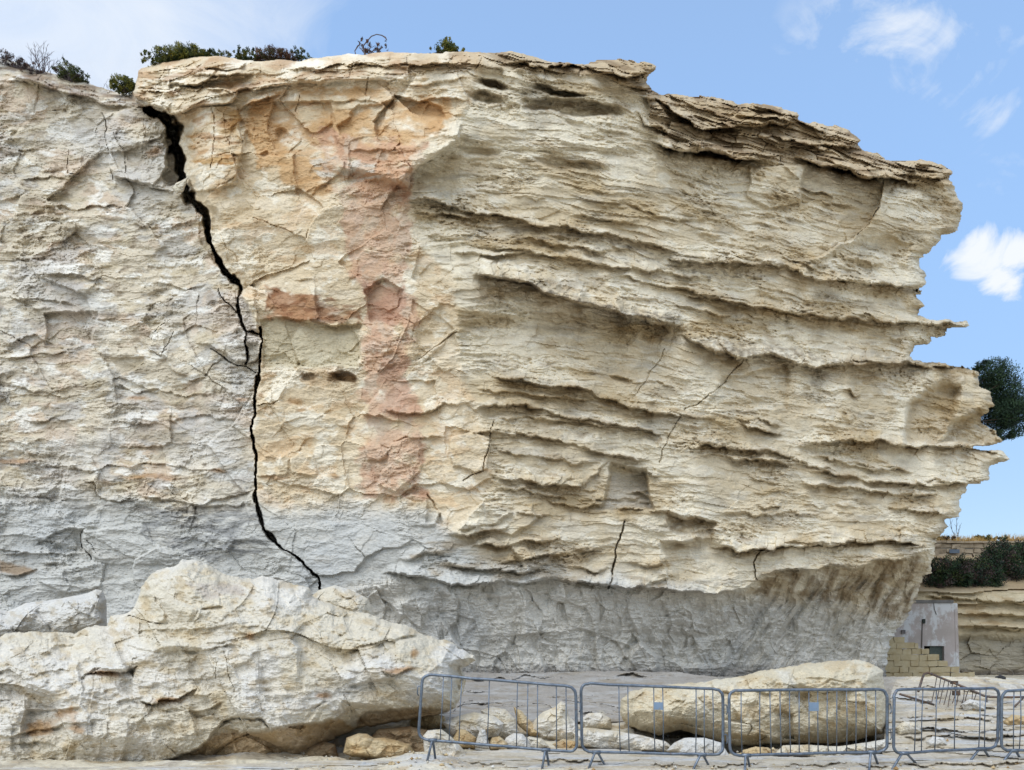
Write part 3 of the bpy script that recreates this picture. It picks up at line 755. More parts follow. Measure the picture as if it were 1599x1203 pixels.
# ---- the fissure and its branches
FIS = [(224, 172), (246, 178), (262, 188), (273, 204), (277, 228), (280, 255), (285, 280), (291, 300), (305, 318), (319, 336), (325, 356), (330, 378), (335, 398), (347, 418), (362, 434), (378, 450)]
fq = seg_dist(WX, WY, [(x + w_, y) for (x, y), w_ in zip(FIS, (4, 8, 12, 13, 12, 11, 9, 8, 11, 9, 8, 7, 7, 8, 8, 6))])
cl.D += .34 * sstep(17, 1, fq) * sstep(-6, 4, WX - fisx)
cl.plate([(258, 190), (276, 200), (285, 240), (287, 288), (262, 288), (252, 276), (263, 235)], -.55, -2.2, 0, 1.6)
cl.plate([(290, 316), (318, 332), (332, 396), (350, 424), (338, 416), (318, 390), (306, 350)], -.22, -.8, 0, 2)
cl.crack(FIS, [6, 17, 25, 26, 23, 21, 18, 15, 22, 18, 13, 12, 13, 14, 13, 7], 2.6)
cl.crack([(378, 450), (373, 470), (371, 488), (380, 510), (385, 520), (384, 545), (384, 570)], [5, 3.4, 5, 7, 5, 3, 2], .9)
cl.crack([(382, 516), (395, 518), (408, 520)], 5, .9); cl.crack([(342, 452), (352, 474), (371, 490)], 3, .5)
cl.crack([(408, 512), (407, 545), (404, 565), (402, 590), (401, 612), (398, 640), (395, 672), (396, 700), (399, 722), (398, 750), (401, 780), (406, 805), (415, 828), (432, 851), (452, 858), (468, 876), (484, 888), (497, 900), (500, 916), (497, 930)],
         [2, 2.5, 3, 6, 5, 3.5, 5, 5, 3.5, 3, 4.5, 5, 7, 6, 2.6, 2.4, 2.4, 2.8, 2, 1.5], 1.3)
cl.crack([(330, 545), (360, 562), (398, 582)], 2.4, .3)

# ---- colour of the beds
nb = fbm(uu * .22, wz * .9, 4, 81); nb2 = fbm(uu * .9, wz * 3.2, 4, 82); nb3 = fbm(uu * .35 + 8, zz * .35, 4, 83)
cl.C[:] = np.asarray(BEIGE, f32)
cl.tint(sstep(-.12, .12, nb3 + .4 * nb2), CREAM, .8)
cl.tint(sstep(.08, .24, nb2 + .3 * lam), S(238, 232, 216, .95), .6)
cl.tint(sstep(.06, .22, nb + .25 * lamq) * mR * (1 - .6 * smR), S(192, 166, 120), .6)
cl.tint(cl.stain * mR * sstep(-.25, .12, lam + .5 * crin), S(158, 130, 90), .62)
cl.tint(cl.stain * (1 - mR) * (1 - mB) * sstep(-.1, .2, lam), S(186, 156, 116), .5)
cl.tint(sstep(.1, .4, nb2) * mR, S(182, 154, 106), .32)
cl.tint(sstep(.12, .4, fbm(uu * .6 + 30, wz * 2.4, 4, 84)) * mR, S(160, 150, 134), .4)
cl.tint(sstep(.18, .34, fbm(uu * 1.4 + 3, wz * 7, 4, 85)) * mR * (.4 + pitm), S(150, 120, 78), .35)
cl.tint(mL, S(214, 204, 186, .9), .6)
cl.tint(mL * sstep(.02, .18, fbm(uu * .45 + 71, wz * .8, 5, 57, .6)), S(208, 186, 164, .9), .6); cl.tint(mL * sstep(.06, .2, fbm(uu * .6 + 91, wz * 1.1, 5, 56, .6)), S(196, 194, 190, .85), .6)
cl.tint(mL * sstep(.10, .2, fbm(uu * 1.0 + 31, wz * 2.4, 5, 55, .62)), S(238, 235, 226, .95), .7); cl.tint(mL * sstep(.14, .26, fbm(uu * 1.3 + 21, wz * 3.4, 5, 54, .62)), S(150, 132, 110, .85), .55)
cl.tint(mL * sstep(.05, .4, nb2), S(196, 178, 142), .6); cl.tint(mL * sstep(-.05, .35, nb3), S(214, 210, 204), .6)
cl.tint(mL * sstep(.1, .4, fbm(uu * .8 + 50, wz * 2.2, 4, 86)), S(176, 162, 138), .6)
cl.tint(mS, S(222, 200, 166, .9), .55); cl.tint(mS * sstep(.06, .2, fbm(uu * .9 + 31, wz * 1.6, 5, 53, .62)), S(238, 230, 212, .95), .7); cl.tint(mS * sstep(.08, .22, fbm(uu * .8 + 61, wz * 1.5, 5, 52, .62)), S(212, 176, 132, .9), .4)
warm = fbm(uu * .8 + 5, wz * 1.4, 4, 87)
o1 = cl.area([(296, 178), (376, 170), (372, 250), (302, 258)], 14)
cl.tint(o1 * sstep(-.35, .2, warm + .5 * nb2), S(202, 160, 100), .85); cl.tint(o1 * sstep(.0, .3, fbm(uu * 1.5, wz * 5, 3, 88)), S(176, 120, 58), .55)
o2 = cl.area([(385, 165), (440, 145), (610, 136), (705, 160), (695, 195), (645, 240), (640, 300), (470, 300), (400, 260)], 16)
cl.tint(o2 * sstep(-.25, .05, warm), S(215, 174, 124), .85)
cl.tint(o2 * sstep(.05, .3, fbm(uu * 1.3 + 7, wz * 4, 4, 89)), S(206, 162, 112), .6)
o3 = cl.area([(490, 210), (670, 225), (640, 300), (644, 400), (620, 440), (650, 480), (640, 560), (652, 640), (660, 775), (560, 775), (568, 640), (566, 460), (540, 380)], 18)
cl.tint(o3 * sstep(-.30, .18, warm + .16 + .6 * fbm(uu * 2.2, wz * 1.6, 4, 94)), RED, .66)
cl.tint(o3 * sstep(.06, .3, fbm(uu * 1.6 + 3, wz * 1.2, 4, 95)), S(200, 156, 128), .45); cl.tint(o3 * sstep(.1, .26, fbm(uu * 1.9 + 11, wz * 1.9, 4, 93)), S(218, 196, 172), .75)
cl.tint(cl.area([(568, 450), (625, 445), (622, 505), (575, 505)], 8), S(190, 144, 120, .85), .6)
cl.tint(cl.area([(590, 560), (640, 560), (646, 640), (600, 640)], 12), S(198, 156, 130, .85), .5)
o4 = cl.area([(410, 452), (470, 455), (560, 480), (562, 510), (412, 500)], 7)
cl.tint(o4 * sstep(-.2, .1, warm), S(172, 122, 82), .85); cl.tint(o4 * sstep(.0, .2, fbm(uu * 2, wz * 4, 3, 96)), S(140, 92, 60), .6)
cl.tint(cl.area([(410, 500), (562, 512), (562, 575), (410, 575)], 4), S(214, 202, 172), .8)
cl.tint(cl.area([(510, 584), (556, 584), (556, 598), (512, 598)], 3), S(120, 84, 40), .85); cl.tint(cl.area([(468, 582), (496, 582), (494, 594), (468, 594)], 3), S(124, 96, 62), .7)
for x, y, rx, ry in ((462, 628, 16, 5), (470, 640, 10, 5), (520, 745, 10, 8), (430, 745, 30, 4), (410, 620, 6, 5), (25, 720, 40, 6), (235, 745, 60, 6), (338, 737, 18, 4), (380, 625, 14, 4), (240, 238, 14, 7), (215, 622, 18, 4)):
    cl.tint(sstep(1.2, .3, np.hypot((WX - x) / rx, (WY - y) / ry)), S(170, 122, 66), .6)
cl.tint(cl.area([(480, 250), (590, 255), (600, 285), (500, 286)], 10) * sstep(-.1, .2, lam), PALE, .7)
cl.tint(cl.area([(640, 250), (700, 200), (760, 150), (700, 250), (650, 285)], 8), CREAM, .5)
# grey marl
gl = ip(WX, [(-200, 782), (100, 778), (200, 788), (300, 800), (400, 792), (470, 790), (600, 796), (680, 815), (720, 850), (780, 885), (900, 900), (1100, 930), (1200, 936), (1300, 945), (1440, 950)])
g = sstep(-.40, .50, (WY - gl) / 60 + .55 * fbm(uu * .6, wz * 1.0, 5, 97, .6))
cl.tint(g, GREYC, .95); cl.tint(g * np.clip(1 - mB, 0, 1), S(199, 198, 192, .86), .8)  # marl in the undercut painted paler than the open wall, offsetting its shade
cl.tint(g * sstep(0, .4, nb3), S(196, 198, 198), .5); cl.tint(g * sstep(.05, .4, nb2), S(214, 208, 196), .4)
cl.tint(g * sstep(1000, 1250, X) * sstep(.0, .3, fl2), S(204, 198, 182), .5)
cl.tint(cl.area([(220, 800), (400, 796), (425, 850), (340, 880), (236, 846)], 8) * sstep(-.25, .2, lam), S(126, 126, 126), .7)
cl.tint(cl.area([(0, 778), (150, 780), (330, 785), (410, 785), (405, 800), (200, 800)], 7) * sstep(-.1, .2, lam), S(128, 118, 106), .6)
cl.tint(cl.area([(0, 876), (40, 884), (58, 892), (40, 898), (0, 892)], 3), S(160, 134, 104), .8)
br = cl.area([(1150, 928), (1200, 900), (1320, 890), (1440, 868), (1440, 930), (1405, 975), (1330, 940), (1220, 932)], 14)
cl.tint(br * sstep(-.3, .25, fl2 + .3 * lam), S(140, 116, 82), .75)
cl.tint(cl.area([(600, 850), (760, 830), (900, 850), (1060, 900), (1060, 918), (700, 905)], 14) * sstep(-.1, .3, nb2), S(168, 148, 116), .6)
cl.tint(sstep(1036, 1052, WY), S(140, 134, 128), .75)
# weathered cap and the dark, lichen-grown crests
cl.tint(mC * kc, S(194, 170, 134), .7); cl.tint(mC * kc * sstep(0, .25, fbm(uu * .9, wz * 4.5, 4, 98)), S(134, 108, 78), .65); cl.tint(mC * (1 - kc) * sstep(0, .3, fbm(uu * .9, wz * 3, 4, 99)), S(190, 150, 112), .6)
cl.tint(cl.area([(-170, 60), (0, 90), (100, 120), (205, 150), (225, 172), (100, 146), (0, 112), (-170, 90)], 4) * sstep(-.2, .2, lam), S(140, 112, 88), .7)
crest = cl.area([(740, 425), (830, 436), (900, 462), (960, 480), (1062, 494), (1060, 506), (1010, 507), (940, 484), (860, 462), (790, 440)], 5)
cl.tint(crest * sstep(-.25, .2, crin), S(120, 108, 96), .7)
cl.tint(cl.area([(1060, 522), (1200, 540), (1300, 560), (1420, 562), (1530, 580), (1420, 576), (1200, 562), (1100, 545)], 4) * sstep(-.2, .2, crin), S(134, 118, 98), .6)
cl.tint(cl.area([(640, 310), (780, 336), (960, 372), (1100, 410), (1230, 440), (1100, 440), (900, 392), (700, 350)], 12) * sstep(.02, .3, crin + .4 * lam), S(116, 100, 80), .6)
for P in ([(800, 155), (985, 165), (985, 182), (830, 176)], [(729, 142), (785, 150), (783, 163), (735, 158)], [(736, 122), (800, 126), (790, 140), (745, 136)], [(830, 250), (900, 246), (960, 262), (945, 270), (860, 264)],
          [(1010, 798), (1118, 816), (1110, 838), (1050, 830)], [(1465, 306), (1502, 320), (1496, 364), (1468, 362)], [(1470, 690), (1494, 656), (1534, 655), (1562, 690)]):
    cl.tint(cl.area(P, 9) * sstep(-.3, .2, lam + crin), S(164, 138, 100), .5)  # browner tone in the hollows and on the end block
for P in ([(1422, 628), (1470, 600), (1498, 606), (1490, 650), (1464, 694), (1415, 692)],):
    cl.tint(cl.area(P, 7), S(190, 166, 126), .5)
cl.tint(cl.area([(956, 738), (1006, 738), (1018, 793), (945, 794)], 4), S(214, 208, 196, .9), .6)
jag = 2.2 * fbm(uu * 1.2, zz * 5, 4, 101) * sstep(700, 1000, X) * 3 + 1.6 * fbm(uu * 2.2, zz * 2.2, 4, 102) * 2
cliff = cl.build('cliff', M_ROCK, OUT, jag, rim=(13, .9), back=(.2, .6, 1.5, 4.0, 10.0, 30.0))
tag(cliff, 'layered overhanging limestone cliff split by a dark fissure', 'cliff', kind='structure')
cliff_face = (cl.xs, cl.ys, cl.D)
# ------------------------------------------------------------------ the ground: a bare shelf of bedded rock
def gz(x, y, detail=True):
    x = np.asarray(x, f32); y = np.asarray(y, f32)
    px = CX + x * F / np.maximum(y, 4.0)
    a = ip(y, [(-200, -.05), (8, -.02), (10.4, 0), (11.2, .02), (12, .07), (13, .18), (14, .34), (16, .62), (18, .78), (20, .88), (23, .86), (30, .58), (40, .42), (70, .4), (500, .4)])
    b = ip(y, [(-200, -.05), (8, -.02), (10.4, 0), (11.2, .05), (12, .20), (13, .42), (14, .64), (15, .84), (16.2, 1.0), (17, 1.03), (20, .95), (30, .60), (40, .42), (70, .4), (500, .4)])
    k = sstep(1370, 1430, px) * sstep(60, 35, y); k2 = sstep(1500, 1640, px) * sstep(28, 17, y)
    z = a + (b - a) * k - .22 * k2 * sstep(11.5, 15, y)
    # a hollow under the fallen block on the right, a hump under the first barrier
    z = z - .30 * sstep(12.0, 12.5, y) * sstep(15.5, 14, y) * sstep(980, 1060, px) * sstep(1440, 1380, px)
    z = z - .12 * sstep(11.4, 12.0, y) * sstep(14, 13, y) * sstep(440, 500, px) * sstep(700, 640, px)
    z = z + .15 * np.exp(-((px - 672) / 60) ** 2 - ((y - 10.9) / .8) ** 2)
    if detail:
        H = .17
        q = z / H + 1.15 * fbm(x * .28, y * .7, 3, 201) + .45 * perlin(x * 1.1, y * 2.2, 202) + .22 * fbm(x * 3.4, y * 6, 3, 205)
        fl_ = np.floor(q); fr = q - fl_
        zt = H * (fl_ + .25 * fr + .75 * sstep(.80, 1.0, fr))
        near = sstep(60, 26, y) * sstep(-2, 4, y)
        z = z + (zt - H * q) * .95 * near * (.45 + .55 * sstep(10.4, 12.0, y)) + near * (.05 * fbm(x * 1.6, y * 3, 4, 203) + .025 * fbm(x * 6, y * 9, 4, 204, .6))
    return z
def gnd(x, y): return float(gz(np.array([x]), np.array([y]))[0])
def ray_ground(px, py, y0=9.0, y1=40.0):
    ys = np.linspace(y0, y1, 1500).astype(f32); xs = (px - CX) * ys / F
    d = EYE + (HY - py) * ys / F - gz(xs, ys)
    i = np.argmax(d < 0)
    return float(ys[i]) if (d < 0).any() else y1
def axis(parts):
    out = [parts[0][0]]
    for a, b, n in parts: out += list(np.linspace(a, b, n + 1)[1:])
    return np.array(out, f32)
gx_ = axis([(-900, -60, 14), (-60, -14, 40), (-14, 14, 1150), (14, 34, 250), (34, 80, 40), (80, 900, 14)])
gy_ = axis([(-300, -6, 16), (-6, 9.4, 40), (9.4, 13.5, 300), (13.5, 24, 330), (24, 44, 160), (44, 120, 20), (120, 1500, 14)])
GX, GY = np.meshgrid(gx_, gy_)
GZ = gz(GX, GY)
gi = np.arange(GX.size).reshape(GX.shape)
gq = np.stack([gi[:-1, :-1].ravel(), gi[:-1, 1:].ravel(), gi[1:, 1:].ravel(), gi[1:, :-1].ravel()], 1)
GP = CX + GX * F / np.maximum(GY, 4)
gc = np.zeros(GX.shape + (3,), f32); gc[:] = S(214, 204, 182)
def gt(m, c, k=1.0):
    m = (np.clip(m, 0, 1) * k)[..., None]; gc[:] = gc * (1 - m) + np.asarray(c, f32) * m
gn = fbm(GX * .5, GY * 1.1, 4, 210); gn2 = fbm(GX * 1.8, GY * 3.4, 4, 211)
gt(sstep(-.05, .4, gn), S(202, 202, 202), .7); gt(sstep(.05, .35, gn2), S(190, 166, 128), .6); gt(sstep(.12, .35, fbm(GX * .9 + 9, GY * 2, 3, 212)), S(158, 144, 124), .6)
gt(sstep(13.6, 15.5, GY + .8 * gn) * sstep(40, 26, GY) * sstep(1440, 1380, GP), S(152, 147, 141), .85)
gt(sstep(24, 30, GY), S(196, 184, 158), .6)
M_GROUND = rock_mat('shelf_rock', 15.0, (1, 1, 1))
ground = np_mesh('ground', np.stack([GX.ravel(), GY.ravel(), GZ.ravel()], 1), gq, M_GROUND, gc.reshape(-1, 3))
tag(ground, 'pale bedded rock shelf in front of the cliff', 'ground', kind='structure')

# bedded ledges of the shelf, with undercut edges
def shelf(name, label, outline, tab, seed, pal, beds, grain=1.0, rim=(5, .12)):
    P = np.asarray(outline, float); x0, y0 = P.min(0) - 3; x1, y1 = P.max(0) + 3
    r = Relief(float(x0), float(x1), float(y0), float(y1), 1.0, seed=seed, warp=(3, 1.5, .8))
    ty = np.asarray(tab, float)
    b = np.interp(r.Y, ty[:, 0], ty[:, 1]).astype(f32)
    u = (r.X - CX) * b / F; w = EYE + (HY - r.Y) * b / F
    n1 = fbm(u * .9, r.Y / 7, 4, seed + 1, .55); n2 = fbm(u * 3, r.Y / 2.6, 4, seed + 2, .6)
    v = r.Y / 19 + 1.2 * perlin(u * .35, r.Y / 40, seed + 3) + .5 * perlin(u * 1.1, r.Y / 30, seed + 5)
    saw = v - np.floor(v)
    fa_, e_ = facets(u * .9, r.Y / 15, seed + 4, .12, .10, .2)
    r.D[:] = b - grain * (.20 * saw ** 1.5 * np.clip(.6 + n1, .1, 1.2) + .16 * n1 + .05 * n2 + fa_)
    for q in beds: r.ledge(*q)
    r.C[:] = np.asarray(pal[0], f32)
    r.tint(sstep(-.05, .35, n1), pal[1], .75); r.tint(sstep(.05, .35, fbm(u * 1.4 + 7, r.Y / 5, 4, seed + 6)), pal[2], .65); r.tint(sstep(.12, .35, n2), pal[3], .5)
    o = r.build(name, M_BOULDER, outline, 2.0 * n2, rim=rim, back=(.15, .4))
    return tag(o, label, 'ground', kind='structure')
P_SHELF = (S(206, 196, 178), S(200, 202, 204), S(184, 166, 134), S(160, 146, 126))
P_GREY = (S(172, 166, 158), S(188, 186, 182), S(158, 146, 128), S(140, 132, 122))
shelf('rock_ledge', 'stepped pale rock ledges behind the angled barrier', [(1376, 1188), (1384, 1130), (1392, 1078), (1400, 1062), (1460, 1061), (1520, 1066), (1560, 1072), (1600, 1084), (1720, 1090), (1720, 1190)],
      [(1060, 16.4), (1079, 15), (1101, 14), (1128, 13), (1159, 12), (1190, 10.95)], 611, P_SHELF,
      [([(1390, 1072), (1440, 1070), (1500, 1076), (1540, 1080)], 0.18, 8, .6, 4), ([(1400, 1092), (1440, 1096), (1470, 1092)], 0.21, 8, .6, 4), ([(1395, 1122), (1450, 1120), (1500, 1124), (1560, 1122)], 0.18, 9, .6, 4),
       ([(1400, 1140), (1450, 1136), (1500, 1142), (1600, 1138)], 0.24, 9, .6, 4), ([(1395, 1152), (1460, 1150), (1530, 1149), (1620, 1152)], 0.21, 8, .6, 4), ([(1430, 1166), (1500, 1168), (1600, 1162)], 0.18, 8, .6, 4)], .55)
shelf('rock_ledge', 'grey dusty ledges at the foot of the cliff behind the left barriers', [(640, 1128), (660, 1060), (720, 1049), (790, 1052), (860, 1050), (930, 1048), (1000, 1049), (1060, 1050), (1120, 1058), (1110, 1128)],
      [(1046, 20.9), (1056, 20.2), (1066, 18.9), (1074, 18), (1092, 16), (1127, 14)], 621, P_GREY,
      [([(716, 1056), (760, 1060), (820, 1055), (890, 1060), (905, 1062)], .4, 9, .5, 6), ([(945, 1056), (990, 1053), (1040, 1060)], .4, 8, .5, 6), ([(700, 1076), (740, 1079), (790, 1076)], 0.24, 8, .6, 4),
       ([(830, 1088), (900, 1090), (990, 1086)], 0.18, 8, .6, 4), ([(900, 1110), (950, 1112), (980, 1110)], 0.18, 7, .6, 4), ([(700, 1098), (760, 1096), (840, 1100)], 0.12, 8, .6, 4)], .55)
shelf('rock_ledge', 'pale flat bedded rock under the barriers along the front', [(-60, 1240), (-60, 1199), (200, 1199), (420, 1192), (520, 1188), (640, 1186), (700, 1176), (800, 1170), (930, 1168), (1040, 1176), (1130, 1180), (1260, 1182), (1380, 1178), (1500, 1180), (1640, 1178), (1680, 1240)],
      [(1166, 12.0), (1176, 11.45), (1186, 11.05), (1200, 10.58), (1212, 10.1), (1240, 8.8)], 631, P_SHELF,
      [([(560, 1192), (640, 1194), (720, 1190), (800, 1194)], .12, 6, .9, 4), ([(840, 1186), (900, 1190), (960, 1186)], .15, 6, .9, 4), ([(1000, 1192), (1100, 1196), (1200, 1190)], .12, 6, .9, 4), ([(1220, 1196), (1300, 1192), (1400, 1197)], .12, 6, .9, 4), ([(1400, 1190), (1500, 1194), (1620, 1189)], .15, 6, .9, 4)], .28, (4, .08))

# ------------------------------------------------------------------ fallen boulders
def rock_field(r, Yc, size, seed, pal, rough=1.0, strat=1.0):
    """Fills a boulder's relief: facets and grain scaled to its size, and its natural colours."""
    u = (r.X - CX) * Yc / F; w = EYE + (HY - r.Y) * Yc / F
    wu = u + .1 * size * perlin(u / size * 1.5, w / size * 2, seed + 1); ww = w + .1 * size * perlin(u / size * 2, w / size * 2, seed + 2)
    a, ea = facets(wu / size * 1.1 + 3, ww / size * 1.7 + 7, seed + 3, .34 * size, .08 * size, .16)
    b, eb = facets(wu / size * 3 + 1, ww / size * 4.4 + 2, seed + 4, .12 * size, .03 * size, .14)
    c, ec = facets(wu / size * 8 + 1, ww / size * 11 + 2, seed + 5, .034 * size, .012 * size, .15)
    sm = sstep(-.2, .25, fbm(u / size * 1.2, w / size * 1.5, 3, seed + 6))
    g = fbm(u * 2.0, w * 3.6 * strat, 5, seed + 7, .6); g2 = fbm(u * 8, w * 13, 4, seed + 8, .6)
    r.base = Yc
    r.D[:] = Yc - rough * (a * .55 + b * .8 + c * (1 - .6 * sm)) - .12 * g * rough * min(1, size) - .055 * g2 * (1 - .6 * sm) * min(1, size)
    r.C[:] = np.asarray(pal[0], f32)
    n1 = fbm(u * .9 / max(size, .5), w * 1.3 / max(size, .5), 4, seed + 9); n2 = fbm(u * 2.4, w * 4, 4, seed + 10)
    r.tint(sstep(-.05, .35, n1), pal[1], .75); r.tint(sstep(.05, .38, n2), pal[2], .65); r.tint(sstep(.16, .36, fbm(u * 3.4 + 5, w * 5, 4, seed + 11)), pal[3], .5)
    return u, w
P_CREAM = (S(221, 211, 190), S(230, 225, 216), S(212, 194, 160), S(192, 170, 132))
P_TAN = (S(206, 182, 140), S(216, 198, 164), S(184, 150, 104), S(150, 118, 80))
P_WHITE = (S(218, 214, 206), S(226, 222, 214), S(204, 196, 180), S(188, 172, 144))
P_BROWN = (S(178, 152, 118), S(192, 174, 146), S(150, 116, 80), S(120, 92, 64))

OA = [(-90, 1000), (-40, 990), (0, 996), (9, 989), (50, 986), (116, 988), (150, 977), (167, 977), (172, 962), (192, 960), (203, 954), (215, 940), (220, 918), (232, 900), (245, 890), (271, 885), (283, 873),
      (300, 874), (322, 883), (345, 895), (375, 903), (396, 905), (410, 900), (428, 903), (460, 912), (481, 918), (488, 930), (500, 940), (540, 952), (576, 961), (602, 968), (640, 980), (680, 999), (705, 1003),
      (716, 1014), (742, 1022), (744, 1032), (734, 1036), (722, 1044), (728, 1062), (722, 1082), (712, 1104), (698, 1113), (660, 1121), (630, 1125), (600, 1131), (560, 1137), (525, 1152), (500, 1171), (474, 1190), (452, 1200),
      (400, 1212), (340, 1236), (250, 1262), (-90, 1262)]
ra = Relief(-92, 748, 868, 1264, 1.3, seed=21, warp=(4, 2, 1))
ua, wa = rock_field(ra, 12.7, 2.6, 300, P_CREAM, 1.0)
ra.base = 12.7 + (1195 - ra.Y) / 320 * .55; ra.D += ra.base - 12.7
led = ra.ledge
led([(-40, 1150), (20, 1148), (60, 1140), (118, 1130), (150, 1128)], .10, 26, .8, 8)
led([(0, 1165), (60, 1160), (100, 1166)], .08, 14, .8, 6)
led([(222, 1094), (245, 1098), (268, 1092), (292, 1082), (306, 1078)], .14, 16, 1.6, 9, edge=1.6, taper=10)
led([(268, 1108), (300, 1112), (330, 1104), (350, 1096)], .08, 12, 1.6, 8, taper=10)
led([(140, 1050), (170, 1048), (212, 1044)], .12, 16, 1.4, 10, taper=10)
led([(36, 1052), (60, 1050), (95, 1046), (118, 1052)], .08, 12, .9, 7)
led([(165, 985), (230, 984), (300, 980), (380, 976), (440, 984)], .05, 10, .9, 6)
led([(190, 1010), (260, 1016), (330, 1012), (380, 1004)], .06, 14, .9, 7); led([(280, 1060), (320, 1062), (370, 1048)], .06, 12, .9, 6)
led([(600, 1048), (622, 1050), (648, 1042)], .12, 10, 1.6, 8, taper=8); led([(515, 1082), (560, 1078), (590, 1084)], .05, 10, .9, 6)
ra.plate([(125, 1062), (150, 1046), (211, 1042), (206, 1086), (160, 1098), (130, 1086)], -.16, -.12, .05, 2)
ra.plate([(247, 1194), (262, 1186), (296, 1176), (322, 1156), (336, 1140), (346, 1130), (372, 1121), (404, 1122), (424, 1140), (474, 1130), (528, 1118), (548, 1106), (580, 1140), (450, 1215), (250, 1215)], -.34, .0, -.5, 2.2)
ra.plate([(340, 1138), (372, 1124), (402, 1126), (420, 1140), (380, 1146)], .10, 0, -.5, 1.6)
ra.plate([(360, 1148), (470, 1134), (520, 1124), (490, 1175), (380, 1188)], -.08, 0, .1, 2)
ra.plate([(560, 1118), (610, 1106), (700, 1108), (720, 1090), (735, 1120), (560, 1145)], -.30, 0, -.2, 2)
ra.plate([(700, 1040), (722, 1036), (735, 1060), (722, 1110), (704, 1090)], -.25, -.4, 0, 2)
ra.step_edge([(222, 915), (240, 930), (252, 950), (262, 972)], .12, 50, side=-1)
ra.step_edge([(205, 1150), (225, 1120), (240, 1165), (250, 1190)], .07, 40, side=1)
ra.crack([(200, 962), (235, 972), (262, 974)], 2.4, .12); ra.crack([(348, 1018), (354, 1045), (366, 1085)], 1.8, .06); ra.crack([(338, 1030), (336, 1070)], 1.6, .05); ra.crack([(535, 1085), (550, 1112)], 1.8, .08)
ra.tint(ra.area([(290, 900), (380, 905), (400, 935), (320, 940)], 10) * sstep(-.2, .2, fbm(ua * 2, wa * 3, 3, 331)), S(186, 174, 164), .6)
ra.tint(ra.area([(360, 1020), (740, 1010), (700, 1090), (540, 1105), (380, 1110)], 30) * sstep(-.2, .3, fbm(ua * .8, wa * 1.4, 4, 332)), S(222, 220, 216), .7)
ra.tint(ra.area([(80, 1112), (150, 1118), (140, 1140), (20, 1150)], 10) * sstep(-.2, .2, fbm(ua * 2, wa * 3, 3, 333)), S(176, 134, 84), .7)
for x, y, rx, ry in ((392, 992, 10, 7), (505, 1088, 12, 8), (262, 1094, 30, 6), (165, 1052, 30, 6), (625, 1046, 30, 6), (650, 1020, 8, 7)):
    ra.tint(sstep(1.2, .3, np.hypot((ra.WX - x) / rx, (ra.WY - y) / ry)), S(172, 128, 76), .75)
ra.tint(ra.area([(250, 1194), (296, 1178), (336, 1146), (424, 1142), (528, 1120), (560, 1140), (450, 1212), (250, 1212)], 4), S(190, 156, 108), .7)
ra.tint(ra.area([(560, 1120), (610, 1108), (700, 1110), (735, 1120), (560, 1145)], 4), S(166, 136, 96), .75)
o = ra.build('boulder', M_BOULDER, OA, 4.0 * fbm(ua * 2.5, wa * 2.5, 3, 340) + 2.6 * fbm(ua * 8, wa * 8, 3, 341), lens=(120, 1.55))
tag(o, 'huge cream fallen boulder with an undercut right end, filling the lower left', 'boulder')

OD = [(969, 1116), (970, 1092), (985, 1080), (1010, 1074), (1050, 1068), (1090, 1066), (1130, 1060), (1165, 1056), (1182, 1049), (1220, 1043), (1260, 1036), (1300, 1032), (1345, 1031), (1366, 1038), (1379, 1048), (1381, 1070),
      (1384, 1100), (1384, 1130), (1380, 1147), (1340, 1156), (1300, 1161), (1230, 1161), (1150, 1166), (1105, 1152), (1062, 1140), (1030, 1148), (1000, 1141), (976, 1130)]
rd = Relief(962, 1392, 1026, 1172, 1.0, seed=22, warp=(4, 2, .8))
ud, wd = rock_field(rd, 13.4, 1.7, 400, (S(217, 204, 176), S(226, 217, 196), S(206, 184, 146), S(186, 162, 122)), 1.25)
rd.ledge([(1075, 1086), (1090, 1090), (1104, 1096)], .05, 10, .9, 5); rd.ledge([(1250, 1062), (1285, 1058), (1310, 1064)], .08, 14, .9, 6); rd.ledge([(1060, 1140), (1100, 1142), (1180, 1150), (1270, 1146)], .1, 16, 1, 7)
rd.ledge([(1330, 1130), (1355, 1128), (1384, 1124)], .1, 14, 1, 6); rd.crack([(1230, 1052), (1236, 1075), (1262, 1110)], 3, -.05); rd.step_edge([(1163, 1056), (1170, 1075), (1210, 1085)], .12, 40, side=1)
rd.tint(rd.area([(1212, 1046), (1232, 1048), (1246, 1080), (1260, 1110), (1236, 1100)], 5), S(222, 218, 206), .7)
o = rd.build('boulder', M_BOULDER, OD, 2.5 * fbm(ud * 3, wd * 3, 3, 440) + 2.0 * fbm(ud * 9, wd * 9, 3, 441), lens=(40, 1.2))
tag(o, 'long tan fallen boulder lying behind the middle barriers', 'boulder')

def stone(outline, Yc, T, rad, seed, pal, label, cat='rock', rough=1.25, name='rock', step=.8, group='rocks fallen from the cliff'):
    P = np.asarray(outline); x0, y0 = P.min(0) - 5; x1, y1 = P.max(0) + 5
    r = Relief(float(x0), float(x1), float(y0), float(y1), step, seed=seed, warp=(2.0, 1.4, .7))
    size = max(P[:, 0].max() - P[:, 0].min(), P[:, 1].max() - P[:, 1].min()) * Yc / F * .6
    u, w = rock_field(r, Yc, size, 500 + seed * 13, pal, rough)
    o = r.build(name, M_BOULDER, outline, 1.0 * fbm(u * 5, w * 5, 3, seed + 60), lens=(rad, T))
    return tag(o, label, cat, group)
stone([(-60, 960), (0, 951), (12, 955), (40, 942), (75, 938), (110, 932), (138, 926), (150, 920), (160, 922), (166, 936), (167, 985), (150, 1004), (-60, 1012)], 15.2, .9, 40, 31, P_WHITE, 'white sharp-peaked rock behind the left end of the huge boulder')
